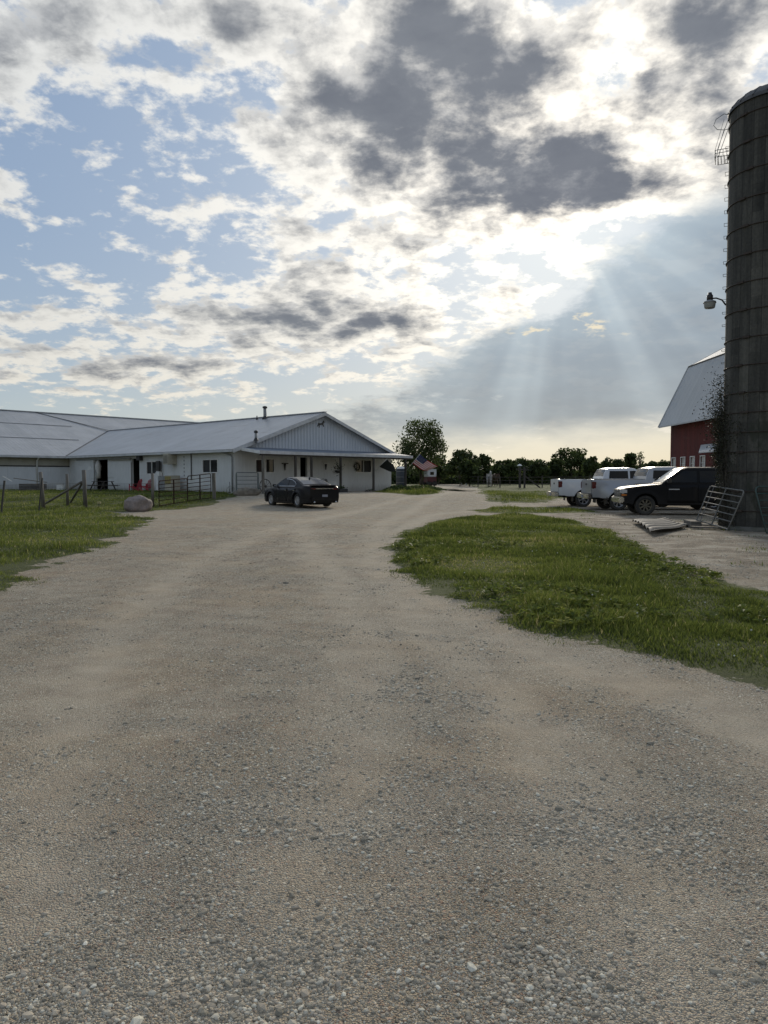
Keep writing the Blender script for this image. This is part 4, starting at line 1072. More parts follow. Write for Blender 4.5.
    # wheels
    for i, w in enumerate(wx):
        for s in (1, -1):
            tw = .24 if wr_ > .36 else .21; yc = hw0 - tw / 2 - .035 + (.14 if dual and i == 0 else 0)
            if dual and i == 0: tw = .26
            wo = empty('wheel', (w, s * yc, wr_)); wo.parent = root
            h = tw / 2; rr = wr_
            MB().lathe([(rr * .62, -h * .8), (rr * .70, -h), (rr * .92, -h), (rr * .985, -h * .8), (rr, -h * .5), (rr, h * .5), (rr * .985, h * .8), (rr * .92, h), (rr * .70, h), (rr * .62, h * .8)], axis='y', n=40).build('tyre', M['tyre'], wo)
            rm = M['rim'] if c.get('alloy', True) else M['steel_rim']; o_ = s * (h * (.72 if not (dual and i == 0) else -.1))
            b = MB(); b.lathe([(rr * .62, s * h * .85), (rr * .60, s * h * .9), (rr * .56, s * h * .7), (rr * .55, -s * h * .6)], axis='y', n=32)
            b.lathe([(0, o_ + s * .01), (rr * .12, o_ + s * .01), (rr * .14, o_ - s * .01), (rr * .15, o_ - s * .04)], axis='y', n=16)
            ns = c.get('spokes', 5)
            for k in range(ns):
                t = 2 * math.pi * k / ns + .3; q = lambda r_, dt: (r_ * math.cos(t + dt), r_ * math.sin(t + dt))
                pts = [q(rr * .10, -.55), q(rr * .57, -.16 if ns > 5 else -.22), q(rr * .57, .16 if ns > 5 else .22), q(rr * .10, .55)]
                b.poly([(a_, o_ - s * .004, z_) for a_, z_ in pts], (0, -s, 0), .03)
            b.build('rim', rm, wo)
            MB().lathe([(0, -s * h * .3), (rr * .56, -s * h * .3)], axis='y', n=24).build('brake_disc', M['underbody'], wo)
    c['_f'] = (hw, chw, topf, bot); c['root'] = root
    return root
def bx(root, name, m, x0, x1, y0, y1, z0, z1, bev=.01, par=None): return MB().box(x0, x1, y0, y1, z0, z1).build(name, m, par or root, bevel=bev)
def mirror(root, x, y, z, m, sz=(.12, .22, .16)):
    for s in (1, -1):
        o = MB().box(x - sz[0] / 2, x + sz[0] / 2, s * y, s * (y + sz[1]), z, z + sz[2]).build('wing_mirror', m, root, bevel=.03)
        MB().box(x - sz[0] / 2 - .006, x - sz[0] / 2 - .001, s * (y + .03), s * (y + sz[1] - .03), z + .025, z + sz[2] - .025).build('mirror_glass', M['chrome'], o)

black_p = paint('black_car_paint', (.010, .010, .011), .2, (.06, .055, .05), .15)
# sedan
q = hgt(-4.5, 38.3)
sed = dict(name='parked_sedan', loc=(-4.32, 37.6, gz(-4.32, 37.6) - .005), rz=R(90 + 36), label='black four-door sedan parked at an angle on the gravel before the porch', cat='car',
    paint=black_p, wheels=(-1.37, 1.37), wr=.335, arch=.375, sill=.20, hw=.925, ends=(-2.45, 2.33), belt=.98, round=(.20, .13), tumble=.22,
    top=[(-2.45, .98), (-2.35, 1.05), (-1.95, 1.07), (-1.5, 1.03), (-.9, .99), (.8, .97), (1.1, .96), (1.7, .88), (2.1, .78), (2.33, .64)],
    nose=(lambda z: .05 - .35 * (z - .45) ** 2, lambda z: .06 - .5 * (z - .6) ** 2),
    cab=[(-1.95, 1.04), (-1.6, 1.16), (-1.2, 1.30), (-.85, 1.40), (-.45, 1.455), (-.1, 1.46), (.15, 1.43), (.5, 1.28), (.85, 1.09), (1.08, .97)],
    ws=(.20, 1.0), rw=(-.85, -1.78), lightrear=True, alloy=True, spokes=10, chromehandle=True,
    windows=[[(-.42, 1.03), (-.42, 1.36), (-.1, 1.375), (.13, 1.345), (.42, 1.22), (.66, 1.09), (.68, 1.03)], [(-.50, 1.03), (-.50, 1.355), (-.72, 1.33), (-1.02, 1.24), (-1.22, 1.13), (-1.16, 1.04)]],
    pillars=[[(-1.16, 1.035), (-1.22, 1.13), (-1.02, 1.25), (-.72, 1.345), (-.42, 1.38), (-.1, 1.392), (-.1, 1.377), (-.42, 1.362), (-.72, 1.332), (-1.02, 1.238), (-1.205, 1.128), (-1.15, 1.04), (.68, 1.03), (.68, 1.018), (-1.14, 1.022)]],
    doors=[(-.44, .62), (-1.28, -.47)])
sd = vehicle(sed); hwf = sed['_f'][0]
def taillight(root, m, x, y0, y1, z0, z1): 
    for s in (1, -1): MB().box(x - .03, x + .12, s * y0, s * y1, z0, z1).build('tail_light', m, root, bevel=.02)
taillight(sd, M['red_lens'], -2.43, .46, .76, .85, .95)
bx(sd, 'trunk_trim', M['chrome'], -2.515, -2.47, -.5, .5, .90, .925, .005)
bx(sd, 'licence_plate', M['plate'], -2.53, -2.51, -.15, .15, .52, .63, .004)
bx(sd, 'rear_bumper', black_p, -2.55, -2.30, -.78, .78, .30, .56, .05)
bx(sd, 'trunk_lip', black_p, -2.44, -2.28, -.72, .72, 1.06, 1.085, .01)
for s in (1, -1): MB().tube([(-2.50, s * .6, .27), (-2.58, s * .6, .27)], .04, 10).build('exhaust_pipe', M['chrome'], sd)
for s in (1, -1): MB().box(2.05, 2.28, s * .55, s * .82, .60, .70).build('headlight', M['clear_lens'], sd, bevel=.03)
mirror(sd, .72, .90, .98, black_p, (.14, .20, .13))
MB().box(-1.12, -1.02, -.02, .02, 1.34, 1.46).build('antenna_fin', black_p, sd, bevel=.01)

# dark pickup by the silo, facing left
fw = Vector((-math.cos(R(8)), math.sin(R(8)), 0)); lf = Vector((-fw.y, fw.x, 0))
p_ = Vector((10.40, 29.45, 0)) - fw * 1.82 - lf * .88
tk_ = dict(name='parked_pickup', loc=(p_.x, p_.y, gz(p_.x, p_.y) - .01), rz=R(172), label='black extended-cab pickup facing left beside the silo, chrome bumper and dusty wheels', cat='pickup truck', group='pickups parked by the barn',
    paint=paint('black_truck_paint', (.008, .008, .009), .42, (.05, .045, .04), .3), wheels=(-1.82, 1.82), wr=.395, arch=.475, sill=.44, hw=.98, ends=(-3.0, 2.72), belt=1.27, round=(.10, .03), tumble=.16, fillet=.06,
    top=[(-3.0, 1.29), (-1.30, 1.29), (-1.24, 1.27), (1.05, 1.25), (1.5, 1.22), (2.2, 1.15), (2.55, 1.10), (2.72, 1.0)], nose=(lambda z: .03, lambda z: 0.0),
    cab=[(-1.30, 1.26), (-1.22, 1.60), (-1.10, 1.84), (-.8, 1.90), (.2, 1.90), (.40, 1.86), (.60, 1.72), (1.22, 1.25)], ws=(.48, 1.16), rw=(-1.14, -1.26),
    windows=[[(-.12, 1.31), (-.12, 1.76), (.36, 1.76), (.52, 1.67), (.90, 1.38), (.92, 1.31)], [(-.22, 1.31), (-.22, 1.76), (-.98, 1.76), (-1.03, 1.31)]], doors=[(-.14, 1.0), (-.85, -.17)], alloy=False, spokes=8)
bt = vehicle(tk_)
bx(bt, 'front_bumper', M['chrome'], 2.64, 2.84, -.96, .96, .50, .74, .04)
gr = bx(bt, 'grille', M['chrome'], 2.70, 2.775, -.58, .58, .78, 1.04, .02)
for k in range(4): bx(bt, 'grille_slot', M['black'], 2.776, 2.784, -.53, .53, .80 + .06 * k, .835 + .06 * k, .002, gr)
for s in (1, -1):
    h_ = MB().box(2.50, 2.76, s * .62, s * .945, .86, 1.05).build('headlight', M['clear_lens'], bt, bevel=.03); MB().box(2.50, 2.74, s * .64, s * .94, .77, .85).build('turn_signal', M['amber_lens'], bt, bevel=.015)
bx(bt, 'bed_hollow_shade', M['underbody'], -2.9, -1.40, -.86, .86, 1.303, 1.312, 0)  # dark sheet on the closed top, painted shade of an open bed
mirror(bt, .98, .97, 1.28, M['black'], (.12, .24, .20)); taillight(bt, M['red_lens'], -3.0, .86, .975, .85, 1.2)
bx(bt, 'rear_bumper', M['chrome'], -3.16, -3.0, -.92, .92, .52, .72, .03)
for k in range(5): bx(bt, 'roof_marker_lamp', M['amber_lens'], .22, .32, -.5 + .25 * k - .03, -.5 + .25 * k + .03, 1.925, 1.955, .008)
b = MB(); bx(bt, 'door_badge', M['clear_lens'], .55, .95, .992, .999, 1.02, 1.06, .001)
# white crew-cab pickup
def hd(name_, loc, rz, label, pt, bed, dual, lab2=None):
    rx = -(1.9 + (bed - 2.0) * .5); wb = 3.9 + (bed - 2.0); rear = -wb / 2; fr_ = wb / 2; cb = rear - 1.28 + bed + .05 if bed > 2.2 else rear - 1.25 + bed + .05
    x0 = rear - (1.16 if bed > 2.2 else 1.25); x1 = fr_ + .98
    c = dict(name='parked_pickup', loc=loc, rz=rz, label=label, cat='pickup truck', group='pickups parked by the barn', paint=pt, wheels=(rear, fr_), wr=.41, arch=.50, sill=.56, hw=1.0, ends=(x0, x1), belt=1.40, round=(.10, .025), tumble=.15, fillet=.05,
        top=[(x0, 1.42), (cb, 1.42), (cb + .02, 1.38), (fr_ - .55, 1.38), (fr_ + .2, 1.34), (x1 - .1, 1.26), (x1, 1.15)], nose=(lambda z: .03, lambda z: 0.0),
        cab=[(cb, 1.39), (cb + .10, 1.72), (cb + .22, 1.93), (cb + .5, 1.99), (fr_ - 1.65, 2.0), (fr_ - 1.40, 1.95), (fr_ - 1.15, 1.80), (fr_ - .50, 1.38)], ws=(fr_ - 1.28, fr_ - .58), rw=(cb + .20, cb + .05), dual=dual, spokes=6, chromehandle=True)
    m_ = (cb + fr_ - .5) / 2 + .05
    c['windows'] = [[(m_ + .05, 1.46), (m_ + .05, 1.84), (fr_ - 1.45, 1.85), (fr_ - 1.25, 1.76), (fr_ - .80, 1.50), (fr_ - .80, 1.46)], [(m_ - .05, 1.46), (m_ - .05, 1.84), (cb + .38, 1.84), (cb + .33, 1.46)]]
    c['doors'] = [(m_ + .02, fr_ - .62), (cb + .30, m_ - .02)]
    r = vehicle(c)
    tg = bx(r, 'tailgate', pt, x0 - .03, x0 - .002, -.80, .80, .78, 1.40, .01); bx(r, 'handle', M['black'], x0 - .045, x0 - .031, -.12, .12, 1.16, 1.24, .004, tg)
    for s in (1, -1):
        tl = MB().box(x0 - .025, x0 + .16, s * .86, s * 1.0, 1.0, 1.32).build('tail_light', M['red_lens'], r, bevel=.02)
    rb = bx(r, 'rear_bumper', M['chrome'], x0 - .22, x0 - .035, -.96, .96, .54, .76, .03); bx(r, 'licence_plate', M['plate'], x0 - .232, x0 - .223, -.16, .16, .58, .70, .003, rb)
    bx(r, 'step_pad', M['black'], x0 - .21, x0 - .05, -.9, .9, .762, .775, .003, rb)
    bx(r, 'front_bumper', M['chrome'], x1 - .06, x1 + .14, -.98, .98, .55, .80, .04); bx(r, 'grille', M['chrome'], x1 - .04, x1 + .06, -.62, .62, .84, 1.16, .02)
    for s in (1, -1): MB().box(x1 - .2, x1 + .04, s * .66, s * .96, .90, 1.12).build('headlight', M['clear_lens'], r, bevel=.03)
    bx(r, 'bed_hollow_shade', M['underbody'], x0 + .08, cb - .08, -.88, .88, 1.433, 1.442, 0); mirror(r, fr_ - .72, 1.0, 1.42, M['black'], (.12, .26, .28))  # near-black plane between the rails imitates the shaded hollow of the bed
    for s in (1, -1):
        MB().box(cb + .1, fr_ - .58, s * .93, s * 1.05, .47, .52).build('running_board', M['black'], r, bevel=.01)
        MB().box(x0 + .1, cb - .05, s * .955, s * .985, 1.426, 1.445).build('bed_rail_cap', M['black'], r)
        b = MB(); b.box(rear - .56, rear - .53, s * .68, s * (1.0 + (.14 if dual else 0)), .30, .62); b.build('mud_flap', M['black'], r)
    if dual:
        for s in (1, -1): bx(r, 'fuel_door', M['black'], rear + .75, rear + .95, *sorted((s * .985, s * .995)), 1.05, 1.22, 0)
    return r
white_p = paint('white_truck_paint', (.60, .61, .62), .35, (.25, .23, .20), .5)
silver_p = paint('silver_truck_paint', (.33, .335, .345), .32, (.20, .18, .155), .5, metal=.3)
xr, yr = 10.2, 37.6
hd('w', (xr + 1.95, yr + .88, gz(xr + 1.95, yr + .88) - .01), R(0), 'white crew-cab pickup seen from its tailgate end, farthest left of the parked trucks', white_p, 2.15, False)
xr, yr = 10.72, 34.0
hd('s', (xr + 2.2, yr + .88, gz(xr + 2.2, yr + .88) - .01), R(0), 'silver long-bed pickup with bulging rear fender between the white and the black pickups', silver_p, 2.5, True)
# ------------------------------------------------------------ fences, gates and posts
def leanpost(b, bx_, by_, tx, ty, w, rnd=False, sink=.05):
    """post from its foot pixel to its top pixel, at the foot's distance"""
    p = GP(bx_, by_); q = AT(tx, ty, p.y); p = p - Vector((0, 0, sink))
    (b.tube([p, q], [w * .55, w * .5], 10) if rnd else b.bar(p, q, w)); return p, q
fence = empty('pasture_fence', GP(43, 509), 0, 'rough wooden and wire fence with braced posts on the lawn at far left', 'fence')
fl = fence.location
def child(b, name, m, root, bev=0.0):
    o = b.build(name, m, None, bevel=bev); o.parent = root; o.matrix_parent_inverse = Matrix.Translation(root.location).inverted() if False else Matrix.Identity(4)
    # bake world coordinates into the root's frame
    mw = (Matrix.Translation(root.location) @ Matrix.Rotation(root.rotation_euler.z, 4, 'Z')).inverted(); o.data.transform(mw); return o
for a in ((1, 515, 4.5, 480.6, .06), (38.8, 511.8, 42.3, 478, .05)):
    b = MB(); leanpost(b, *a); child(b, 'steel_post', M['black'], fence)
tops = []
for a in ((43.7, 509.4, 40.3, 472, .16), (67.8, 506.7, 66.7, 474, .13), (85.7, 509.4, 83.6, 470, .17)):
    b = MB(); tops.append(leanpost(b, *a, rnd=True)); child(b, 'wood_post', M['grey_wood'], fence)
for a, c_ in (((45, 506.5), (81.5, 482)), ((70.5, 505), (83, 482))):
    p, q = GP(*a), AT(c_[0], c_[1], tops[2][0].y + .1); b = MB(); b.tube([p + Vector((0, 0, .1)), q], .055, 8); child(b, 'brace', M['grey_wood'], fence)
line = [GP(-70, 517), GP(-30, 514), GP(1, 513), GP(41, 509.5), GP(67.8, 506.7), GP(85.7, 508.5), GP(118, 508), GP(152.8, 507.6)]
wm = mat('fence_wire', (.10, .10, .09), .6, .5)[0]
for z_ in (.18, .42, .66, .90, 1.14): b = MB(); b.tube([p + Vector((0, 0, z_)) for p in line], .0045, 4); child(b, 'wire', wm, fence)
b = MB()
for p, q in zip(line, line[1:]):
    n = max(2, int((q - p).length / .3))
    for k in range(n): r_ = p.lerp(q, k / n); b.tube([r_ + Vector((0, 0, .05)), r_ + Vector((0, 0, 1.15))], .003, 3, caps=False)
child(b, 'wire_mesh', wm, fence)
for a in ((-34, 514, -33, 478, .15),): b = MB(); leanpost(b, *a, rnd=True); child(b, 'wood_post', M['grey_wood'], fence)
for a, lb in (((152.8, 508, 152.4, 473, .13), 'grey round gate post standing between the boulder and the brown tube gate'), ((214.3, 499.4, 213.6, 473, .17), 'dark square gate post at the far end of the brown tube gates')):
    b = MB(); p, q = leanpost(b, *a, rnd=(a[0] < 200)); o = b.build('gate_post', M['grey_wood']); tag(o, lb, 'post', 'posts of the brown gates')
def tubegate(name, A, B, top_l, top_r, bars, ups, m, label, r_=.024, group=None, lean=None):
    """A, B: bottom corners; top_l, top_r: top corners (world)"""
    A, B, C_, D_ = map(Vector, (A, B, top_l, top_r)); root = empty(name, A, 0, label, 'gate', group)
    b = MB(); rc = .12
    b.tube([A, A.lerp(C_, .9), A.lerp(C_, .97) + (B - A) * .012, C_ + (B - A) * .04, D_ - (B - A) * .04, B.lerp(D_, .97) - (B - A) * .012, B.lerp(D_, .9), B], r_, 8, closed=True); child(b, 'frame', m, root)
    for k in range(1, bars): t_ = (k / bars) ** .9 if bars > 4 else k / bars; b = MB(); b.tube([A.lerp(C_, t_), B.lerp(D_, t_)], r_ * .8, 6); child(b, 'rail', m, root)
    for u in ups:
        b = MB(); b.bar(A.lerp(B, u), C_.lerp(D_, u), r_ * 2.6, r_ * 1.2); child(b, 'upright', m, root)
    return root
up = lambda p, h: p + Vector((0, 0, h))
a, c_ = GP(159.2, 508), GP(187.5, 503.5); tubegate('tube_gate', up(a, .08), up(c_, .08), up(a, 1.28), up(c_, 1.30), 6, (.5,), M['gate_brown'], 'brown six-bar tube gate, nearer of the pair, beside the boulder', group='brown tube gates')
a, c_ = GP(187.8, 503.4), GP(211, 500.5); tubegate('tube_gate', up(a, .10), up(c_, .12), up(a, 1.42), up(c_, 1.48), 6, (.52,), M['gate_brown'], 'brown tube gate panel, farther of the pair, ending at the dark square post', group='brown tube gates')
# grey-green gate against the corner under the porch end
def LP(x, y, z=0): return MW @ Vector((x, y, z))
x0_, x1_ = hit(236, 485, 1, -1.2).x, hit(258.5, 485, 1, -1.2).x
tubegate('tube_gate', LP(x0_, -1.2, .05), LP(x1_, -1.2, .05), LP(x0_, -1.2, 1.42), LP(x1_, -1.2, 1.42), 5, (.03, .97), M['gate_grey'], 'grey-green tube gate across the left end of the porch', .026)
# silo gates
G1 = [AT(696.6, 520, 22.3), AT(728, 530, 20.6), AT(710.3, 486, 22.2), AT(744.5, 491, 20.05)]; G1[0].z = max(G1[0].z, gz(*G1[0][:2]) + .03); G1[1].z = gz(*G1[1][:2]) + .05
tubegate('tube_gate', *G1, 6, (.5, .12), worn('dull_grey_gate', (.19, .19, .18), (.11, .105, .095), 6, .8), 'galvanised steel gate leaning against the left side of the silo', .021, 'gates leaning on the silo')
tubegate('tube_gate', (10.12, 19.55, .03), (13.0, 19.45, .03), (10.02, 20.02, 1.25), (13.0, 20.0, 1.25), 6, (.5,), M['gate_green'], 'dark green gate leaning against the front of the silo at the right edge', .022, 'gates leaning on the silo')
p = G1[0]; bs = empty('board_stack', (p.x - .1, p.y + .05, gz(p.x, p.y)), R(80), 'short stack of old boards propping the left foot of the steel gate', 'board stack')
for k in range(3): MB().box(-.55 + .06 * k, .5 + .04 * k, -.16, .14, .002 + .066 * k, .064 + .066 * k).build('board', M['grey_wood'], bs, bevel=.006)
# planks at the gate's foot
for i, (px, py, a, l_, lb) in enumerate(((704, 526.5, .15, 1.5, 'pale weathered board lying at the foot of the steel gate'), (711, 529.5, -.12, 1.1, 'short dark board, lower of the two by the steel gate foot'))):
    p = GP(px, py); M_ = Matrix.Translation(p + Vector((0, 0, .05 + .0 * i))) @ Matrix.Rotation(a, 4, 'Z') @ Matrix.Rotation(.03, 4, 'Y')
    o = MB().box(-l_ / 2, l_ / 2, -.14, .14, -.02, .025).build('board', M['grey_wood'] if i else M['concrete'], bevel=.006); o.matrix_world = M_; tag(o, lb, 'board')
# corrugated sheet on the ground
cs_ = [GP(632, 523.5), GP(664, 520.5), GP(686, 529), GP(652, 536.5)]; V_, F_ = [], []; nu, nv = 117, 10
for i in range(nv + 1):
    for j in range(nu + 1):
        u, v = j / nu, i / nv; p = cs_[0].lerp(cs_[1], v).lerp(cs_[3].lerp(cs_[2], v), u)
        z = .05 + .075 * abs(math.sin(u * math.pi * 6.5)) + .10 * (1 - v) * math.sin(math.pi * u) * .6 + .03 * math.sin(v * 5 + 1); V_.append((p.x, p.y, p.z + z))
for i in range(nv):
    for j in range(nu): k = i * (nu + 1) + j; F_.append((k, k + 1, k + nu + 2, k + nu + 1))
o = MB().add(V_, F_, True).build('metal_sheet', worn('dull_sheet_metal', (.13, .125, .115), (.07, .06, .05), 4, .75)); sol = o.modifiers.new('s', 'SOLIDIFY'); sol.thickness = .004
tag(o, 'bent ribbed metal sheet lying on the dirt in front of the black pickup', 'metal sheet')

# ------------------------------------------------------------ boulder, picnic table, chairs, clutter
def rock(name, p, sx, sy, sz, m, label, rz=0, seed=0, cat='boulder', flat=0):
    bm = bmesh.new(); bmesh.ops.create_icosphere(bm, subdivisions=4, radius=1)
    for v in bm.verts:
        n = mnoise.fractal(v.co * 1.1 + Vector((seed, 0, 0)), .9, 2.1, 5) * .24 + mnoise.noise(v.co * 6 + Vector((seed, 3, 0))) * .02
        c = v.co.normalized(); k = 1 + n; v.co = Vector((c.x * k * sx, c.y * k * sy, max(-.72, (abs(c.z) ** .8 * (1 if c.z > 0 else -1)) * k) * sz))
    me = bpy.data.meshes.new(name); bm.to_mesh(me); bm.free(); me.materials.append(m); me.polygons.foreach_set('use_smooth', [True] * len(me.polygons))
    o = bpy.data.objects.new(name, me); COL.objects.link(o); o.location = p; o.rotation_euler.z = rz; return tag(o, label, cat)
rm_ = worn('pink_granite', (.27, .215, .19), (.13, .118, .105), 2.2, .85, bump=.8, bscale=14, fine=.5)
rock('boulder', GP(138, 511.5) + Vector((0, 0, .27)), .57, .45, .40, rm_, 'large rounded pinkish granite boulder at the lawn edge by the brown gate', .2, 4)
rock('log_planter', GP(247, 495.5) + Vector((0, 0, .2)), .80, .36, .30, worn('old_log', (.22, .19, .15), (.09, .08, .06), 3, .9, bump=.8), 'hollowed log planter lying before the grey-green porch gate', .15, 9, 'planter')
# picnic table
def picnic():
    p = GP(103, 491.6); r_ = empty('picnic_table', p, R(-38), 'dark weathered picnic table in front of the open stable doorway', 'picnic table'); m = worn('dark_table_wood', (.07, .06, .05), (.035, .03, .026), 5, .85)
    b = MB()
    for k in range(5): b.box(-.95, .95, -.37 + .15 * k, -.24 + .15 * k, .72, .76)
    b.build('table_top', m, r_)
    for s in (1, -1):
        b = MB(); b.box(-.95, .95, s * .72 - .13, s * .72 - .005, .43, .47).box(-.95, .95, s * .72 + .005, s * .72 + .13, .43, .47); b.build('bench', m, r_)
        for t_ in (1, -1): b = MB(); b.bar((s * .7, t_ * .3, .72), (s * .7, t_ * .68, 0), .04, .09); b.build('leg', m, r_)
        b = MB(); b.box(s * .745 - .02, s * .745 + .02, -.8, .8, .385, .425); b.build('cross_beam', m, r_)
picnic()
def chair(p, rz, label):
    r_ = empty('adirondack_chair', p, rz, label, 'chair', 'pink red lawn chairs'); m = M['plastic_pink']; b = MB()
    for k in range(6): x = .28 - k * .1; b.box(x - .045, x + .045, -.26, .26, .36 - k * .03, .385 - k * .03)
    b.build('seat', m, r_); b = MB()
    for k in range(5):
        y = -.22 + k * .11; h = .72 - .03 * (k - 2) ** 2; b.bar((-.22, y, .22), (-.22 - h * .42, y * 1.15, .22 + h), .068, .022, up=(1, 0, 0))
    b.bar((-.30, -.24, .42), (-.30, .24, .42), .05, .02); b.bar((-.44, -.25, .75), (-.44, .25, .75), .05, .02); b.build('backrest', m, r_)
    for s in (1, -1):
        MB().box(-.42, .36, s * .34 - .06, s * .34 + .06, .545, .57).build('armrest', m, r_, bevel=.008)
        MB().bar((.28, s * .30, .55), (.30, s * .30, 0), .03, .10, up=(0, 1, 0)).build('leg', m, r_); MB().bar((.30, s * .27, .36), (-.55, s * .27, .03), .03, .09, up=(0, 1, 0)).build('leg', m, r_)
        MB().bar((-.36, s * .30, .55), (-.42, s * .28, .08), .03, .06, up=(0, 1, 0)).build('arm_support', m, r_)
chair(GP(135, 491.8), R(172), 'pink-red slatted lawn chair nearer the open doorway, left of the pair'); chair(GP(146.5, 491.4), R(155), 'pink-red slatted lawn chair nearer the window, right of the pair')
# pile of boards and a white box by the wing
p = GP(33, 491.3); wp = empty('board_pile', p, R(8), 'low pile of timber with a long pale board on top by the rear wing wall', 'wood pile')
b = MB()
for k in range(4):
    for j in range(3): b.box(-.9 + .1 * j, .9, -.4 + j * .28, -.15 + j * .28, .05 + k * .13, .16 + k * .13)
b.build('timber_stack', M['dark_wood'], wp); MB().bar((-1.35, -.1, .98), (1.0, .05, .66), .25, .05).build('long_board', M['grey_wood'], wp); MB().bar((-2.2, 0, 1.15), (-1.5, 0, .72), .04).build('stick', M['white_trim'], wp)
p = GP(60.5, 491); o = MB().box(-.24, .24, -.2, .2, 0, .46).build('storage_box', M['white_trim'], bevel=.02); o.location = p; tag(o, 'small white box standing against the rear wing wall', 'box'); MB().box(-.26, .26, -.22, .22, .461, .50).build('lid', M['cloth_white'], o, bevel=.008)
p = GP(99, 509.5); st = MB().tube([(0, 0, -.03), (0, 0, .24)], .018, 8).build('marker_stake', M['dark_wood']); st.location = p; tag(st, 'short stake with a yellow cap in the lawn right of the braced fence posts', 'stake'); MB().box(-.09, .09, -.04, .04, .241, .34).build('cap', worn('faded_yellow_cap', (.36, .32, .14), (.26, .24, .12), 4), st)
# wagon wheel against the porch post
def lpt(px, py, yl): q = hit(px, py, 1, yl); return q
q = lpt(265.5, 486, -1.9); ww = empty('wagon_wheel', LP(q.x, -1.9, .02), TH, 'old spoked wagon wheel leaning at the left porch post', 'wheel')
b = MB(); Rw = .48; b.tube([(Rw * math.cos(t_), .06 * math.sin(t_), Rw + .0 + Rw * math.sin(t_)) for t_ in np.linspace(0, 2 * math.pi, 33)[:-1]], .028, 6, closed=True); b.build('rim', M['dark_wood'], ww)
for k in range(10): t_ = k * math.pi / 5; MB().tube([(.05 * math.cos(t_), 0, Rw + .05 * math.sin(t_)), (Rw * math.cos(t_), .06 * math.sin(t_), Rw + Rw * math.sin(t_))], .014, 5).build('spoke', M['dark_wood'], ww)
MB().lathe([(0, -.08), (.07, -.07), (.07, .07), (0, .08)], (0, 0, Rw), 'y', 12).build('hub', M['dark_wood'], ww)
# pots, planters, bucket
def pot(name, loc, r0, r1, h, m, label, leaves=0, lh=.3, cat='planter', box=None):
    root = empty(name, loc, TH, label, cat); b = MB()
    if box: 
        a, c = box; b.box(-a, a, -c, c, 0, h); o = b.build('tub', m, root, bevel=.015)
    else: b.lathe([(0, 0), (r0, 0), (r1, h), (r1 - .02, h), (r1 - .04, h - .04), (0, h - .05)], n=20); o = b.build('tub', m, root)
    if leaves:
        w = box[0] if box else r1; d = box[1] if box else r1; n = leaves
        leaf_cloud('foliage', np.stack([rng.normal(0, w * .45, n), rng.normal(0, d * .45, n), h + np.abs(rng.normal(0, lh * .5, n))], -1), .05, M['leaf'], root)
    return root
q = lpt(256, 491, -1.7); pot('bucket', LP(q.x, -1.75, .02), .17, .21, .38, worn('green_bucket', (.02, .07, .055), (.03, .05, .045), 4), 'dark green bucket standing beside the wagon wheel', 0, cat='bucket')
MB().lathe([(.165, .30), (.205, .385), (.215, .385), (.215, .37)], n=20).build('rim', M['black'], bpy.data.objects['bucket'])
q = lpt(341.5, 490, -2.7); pot('planter_box', LP(q.x, -2.75, -.08), 0, 0, .36, M['plastic_black'], 'black planter box at the foot of the porch post right of the sedan', 120, .2, box=(.42, .2))
q = lpt(370, 489, -2.7); pot('planter_box', LP(q.x, -2.75, -.08), 0, 0, .20, M['dark_wood'], 'low dark planter box at the foot of the post below the dark flag', 40, .1, box=(.45, .2))
# hanging baskets / wreath
def wreath(px, py, yl, r_, label, nm='hanging_basket', cat='hanging basket'):
    q = lpt(px, py, yl); root = empty(nm, LP(q.x, yl, q.z), TH, label, cat); n = 260
    a = rng.uniform(0, 6.28, n); pts = np.stack([np.cos(a) * r_ * .8 + rng.normal(0, r_ * .16, n), rng.normal(0, .05, n), np.sin(a) * r_ * .8 + rng.normal(0, r_ * .16, n)], -1)
    if nm == 'hanging_basket': pts[:, :] = rng.normal(0, 1, (n, 3)) * np.array([r_ * .4, r_ * .4, r_ * .55]); 
    leaf_cloud('foliage', pts, .05, VL, root, .3)
    if nm == 'hanging_basket': MB().lathe([(0, -r_ * .9), (r_ * .5, -r_ * .75), (r_ * .62, -r_ * .4)], n=14).build('basket', M['black'], root); MB().tube([(0, 0, -r_ * .4), (0, 0, EH - .42 - q.z)], .006, 4).build('chain', M['black'], root)
    else: MB().tube([(math.cos(t_) * r_ * .8, 0, math.sin(t_) * r_ * .8) for t_ in np.linspace(0, 2 * math.pi, 25)[:-1]], .02, 5, closed=True).build('ring', M['dark_wood'], root)
wreath(338, 468, -2.62, .42, 'dark leafy basket hanging on the porch post above the black planter'); wreath(357, 466.5, -.10, .34, 'dark round wreath on the left of the right-hand porch window', 'wreath', 'wreath')
# garden chair by the entrance
def patio(px, yl, rz, label):
    q = lpt(px, 488, yl); r_ = empty('patio_chair', LP(q.x, yl, .022), TH + rz, label, 'chair', 'patio chairs on the porch'); m = M['black']
    MB().box(-.24, .24, -.24, .24, .42, .45).build('seat', m, r_, bevel=.01); b = MB(); b.tube([(-.24, .24, .45), (-.26, .38, .9), (0, .41, .98), (.26, .38, .9), (.24, .24, .45)], .015, 6)
    for k in (-.12, 0, .12): b.tube([(k, .25, .46), (k, .40, .95)], .009, 5)
    b.build('backrest', m, r_)
    for sx in (-.22, .22):
        for sy in (-.22, .22): MB().tube([(sx, sy, .42), (sx * 1.15, sy * 1.2, 0)], .014, 6).build('leg', m, r_)
patio(331, -1.0, .5, 'black metal patio chair on the porch behind the trunk of the sedan'); patio(325, -.75, -.4, 'black metal patio chair nearest the entrance door on the porch')
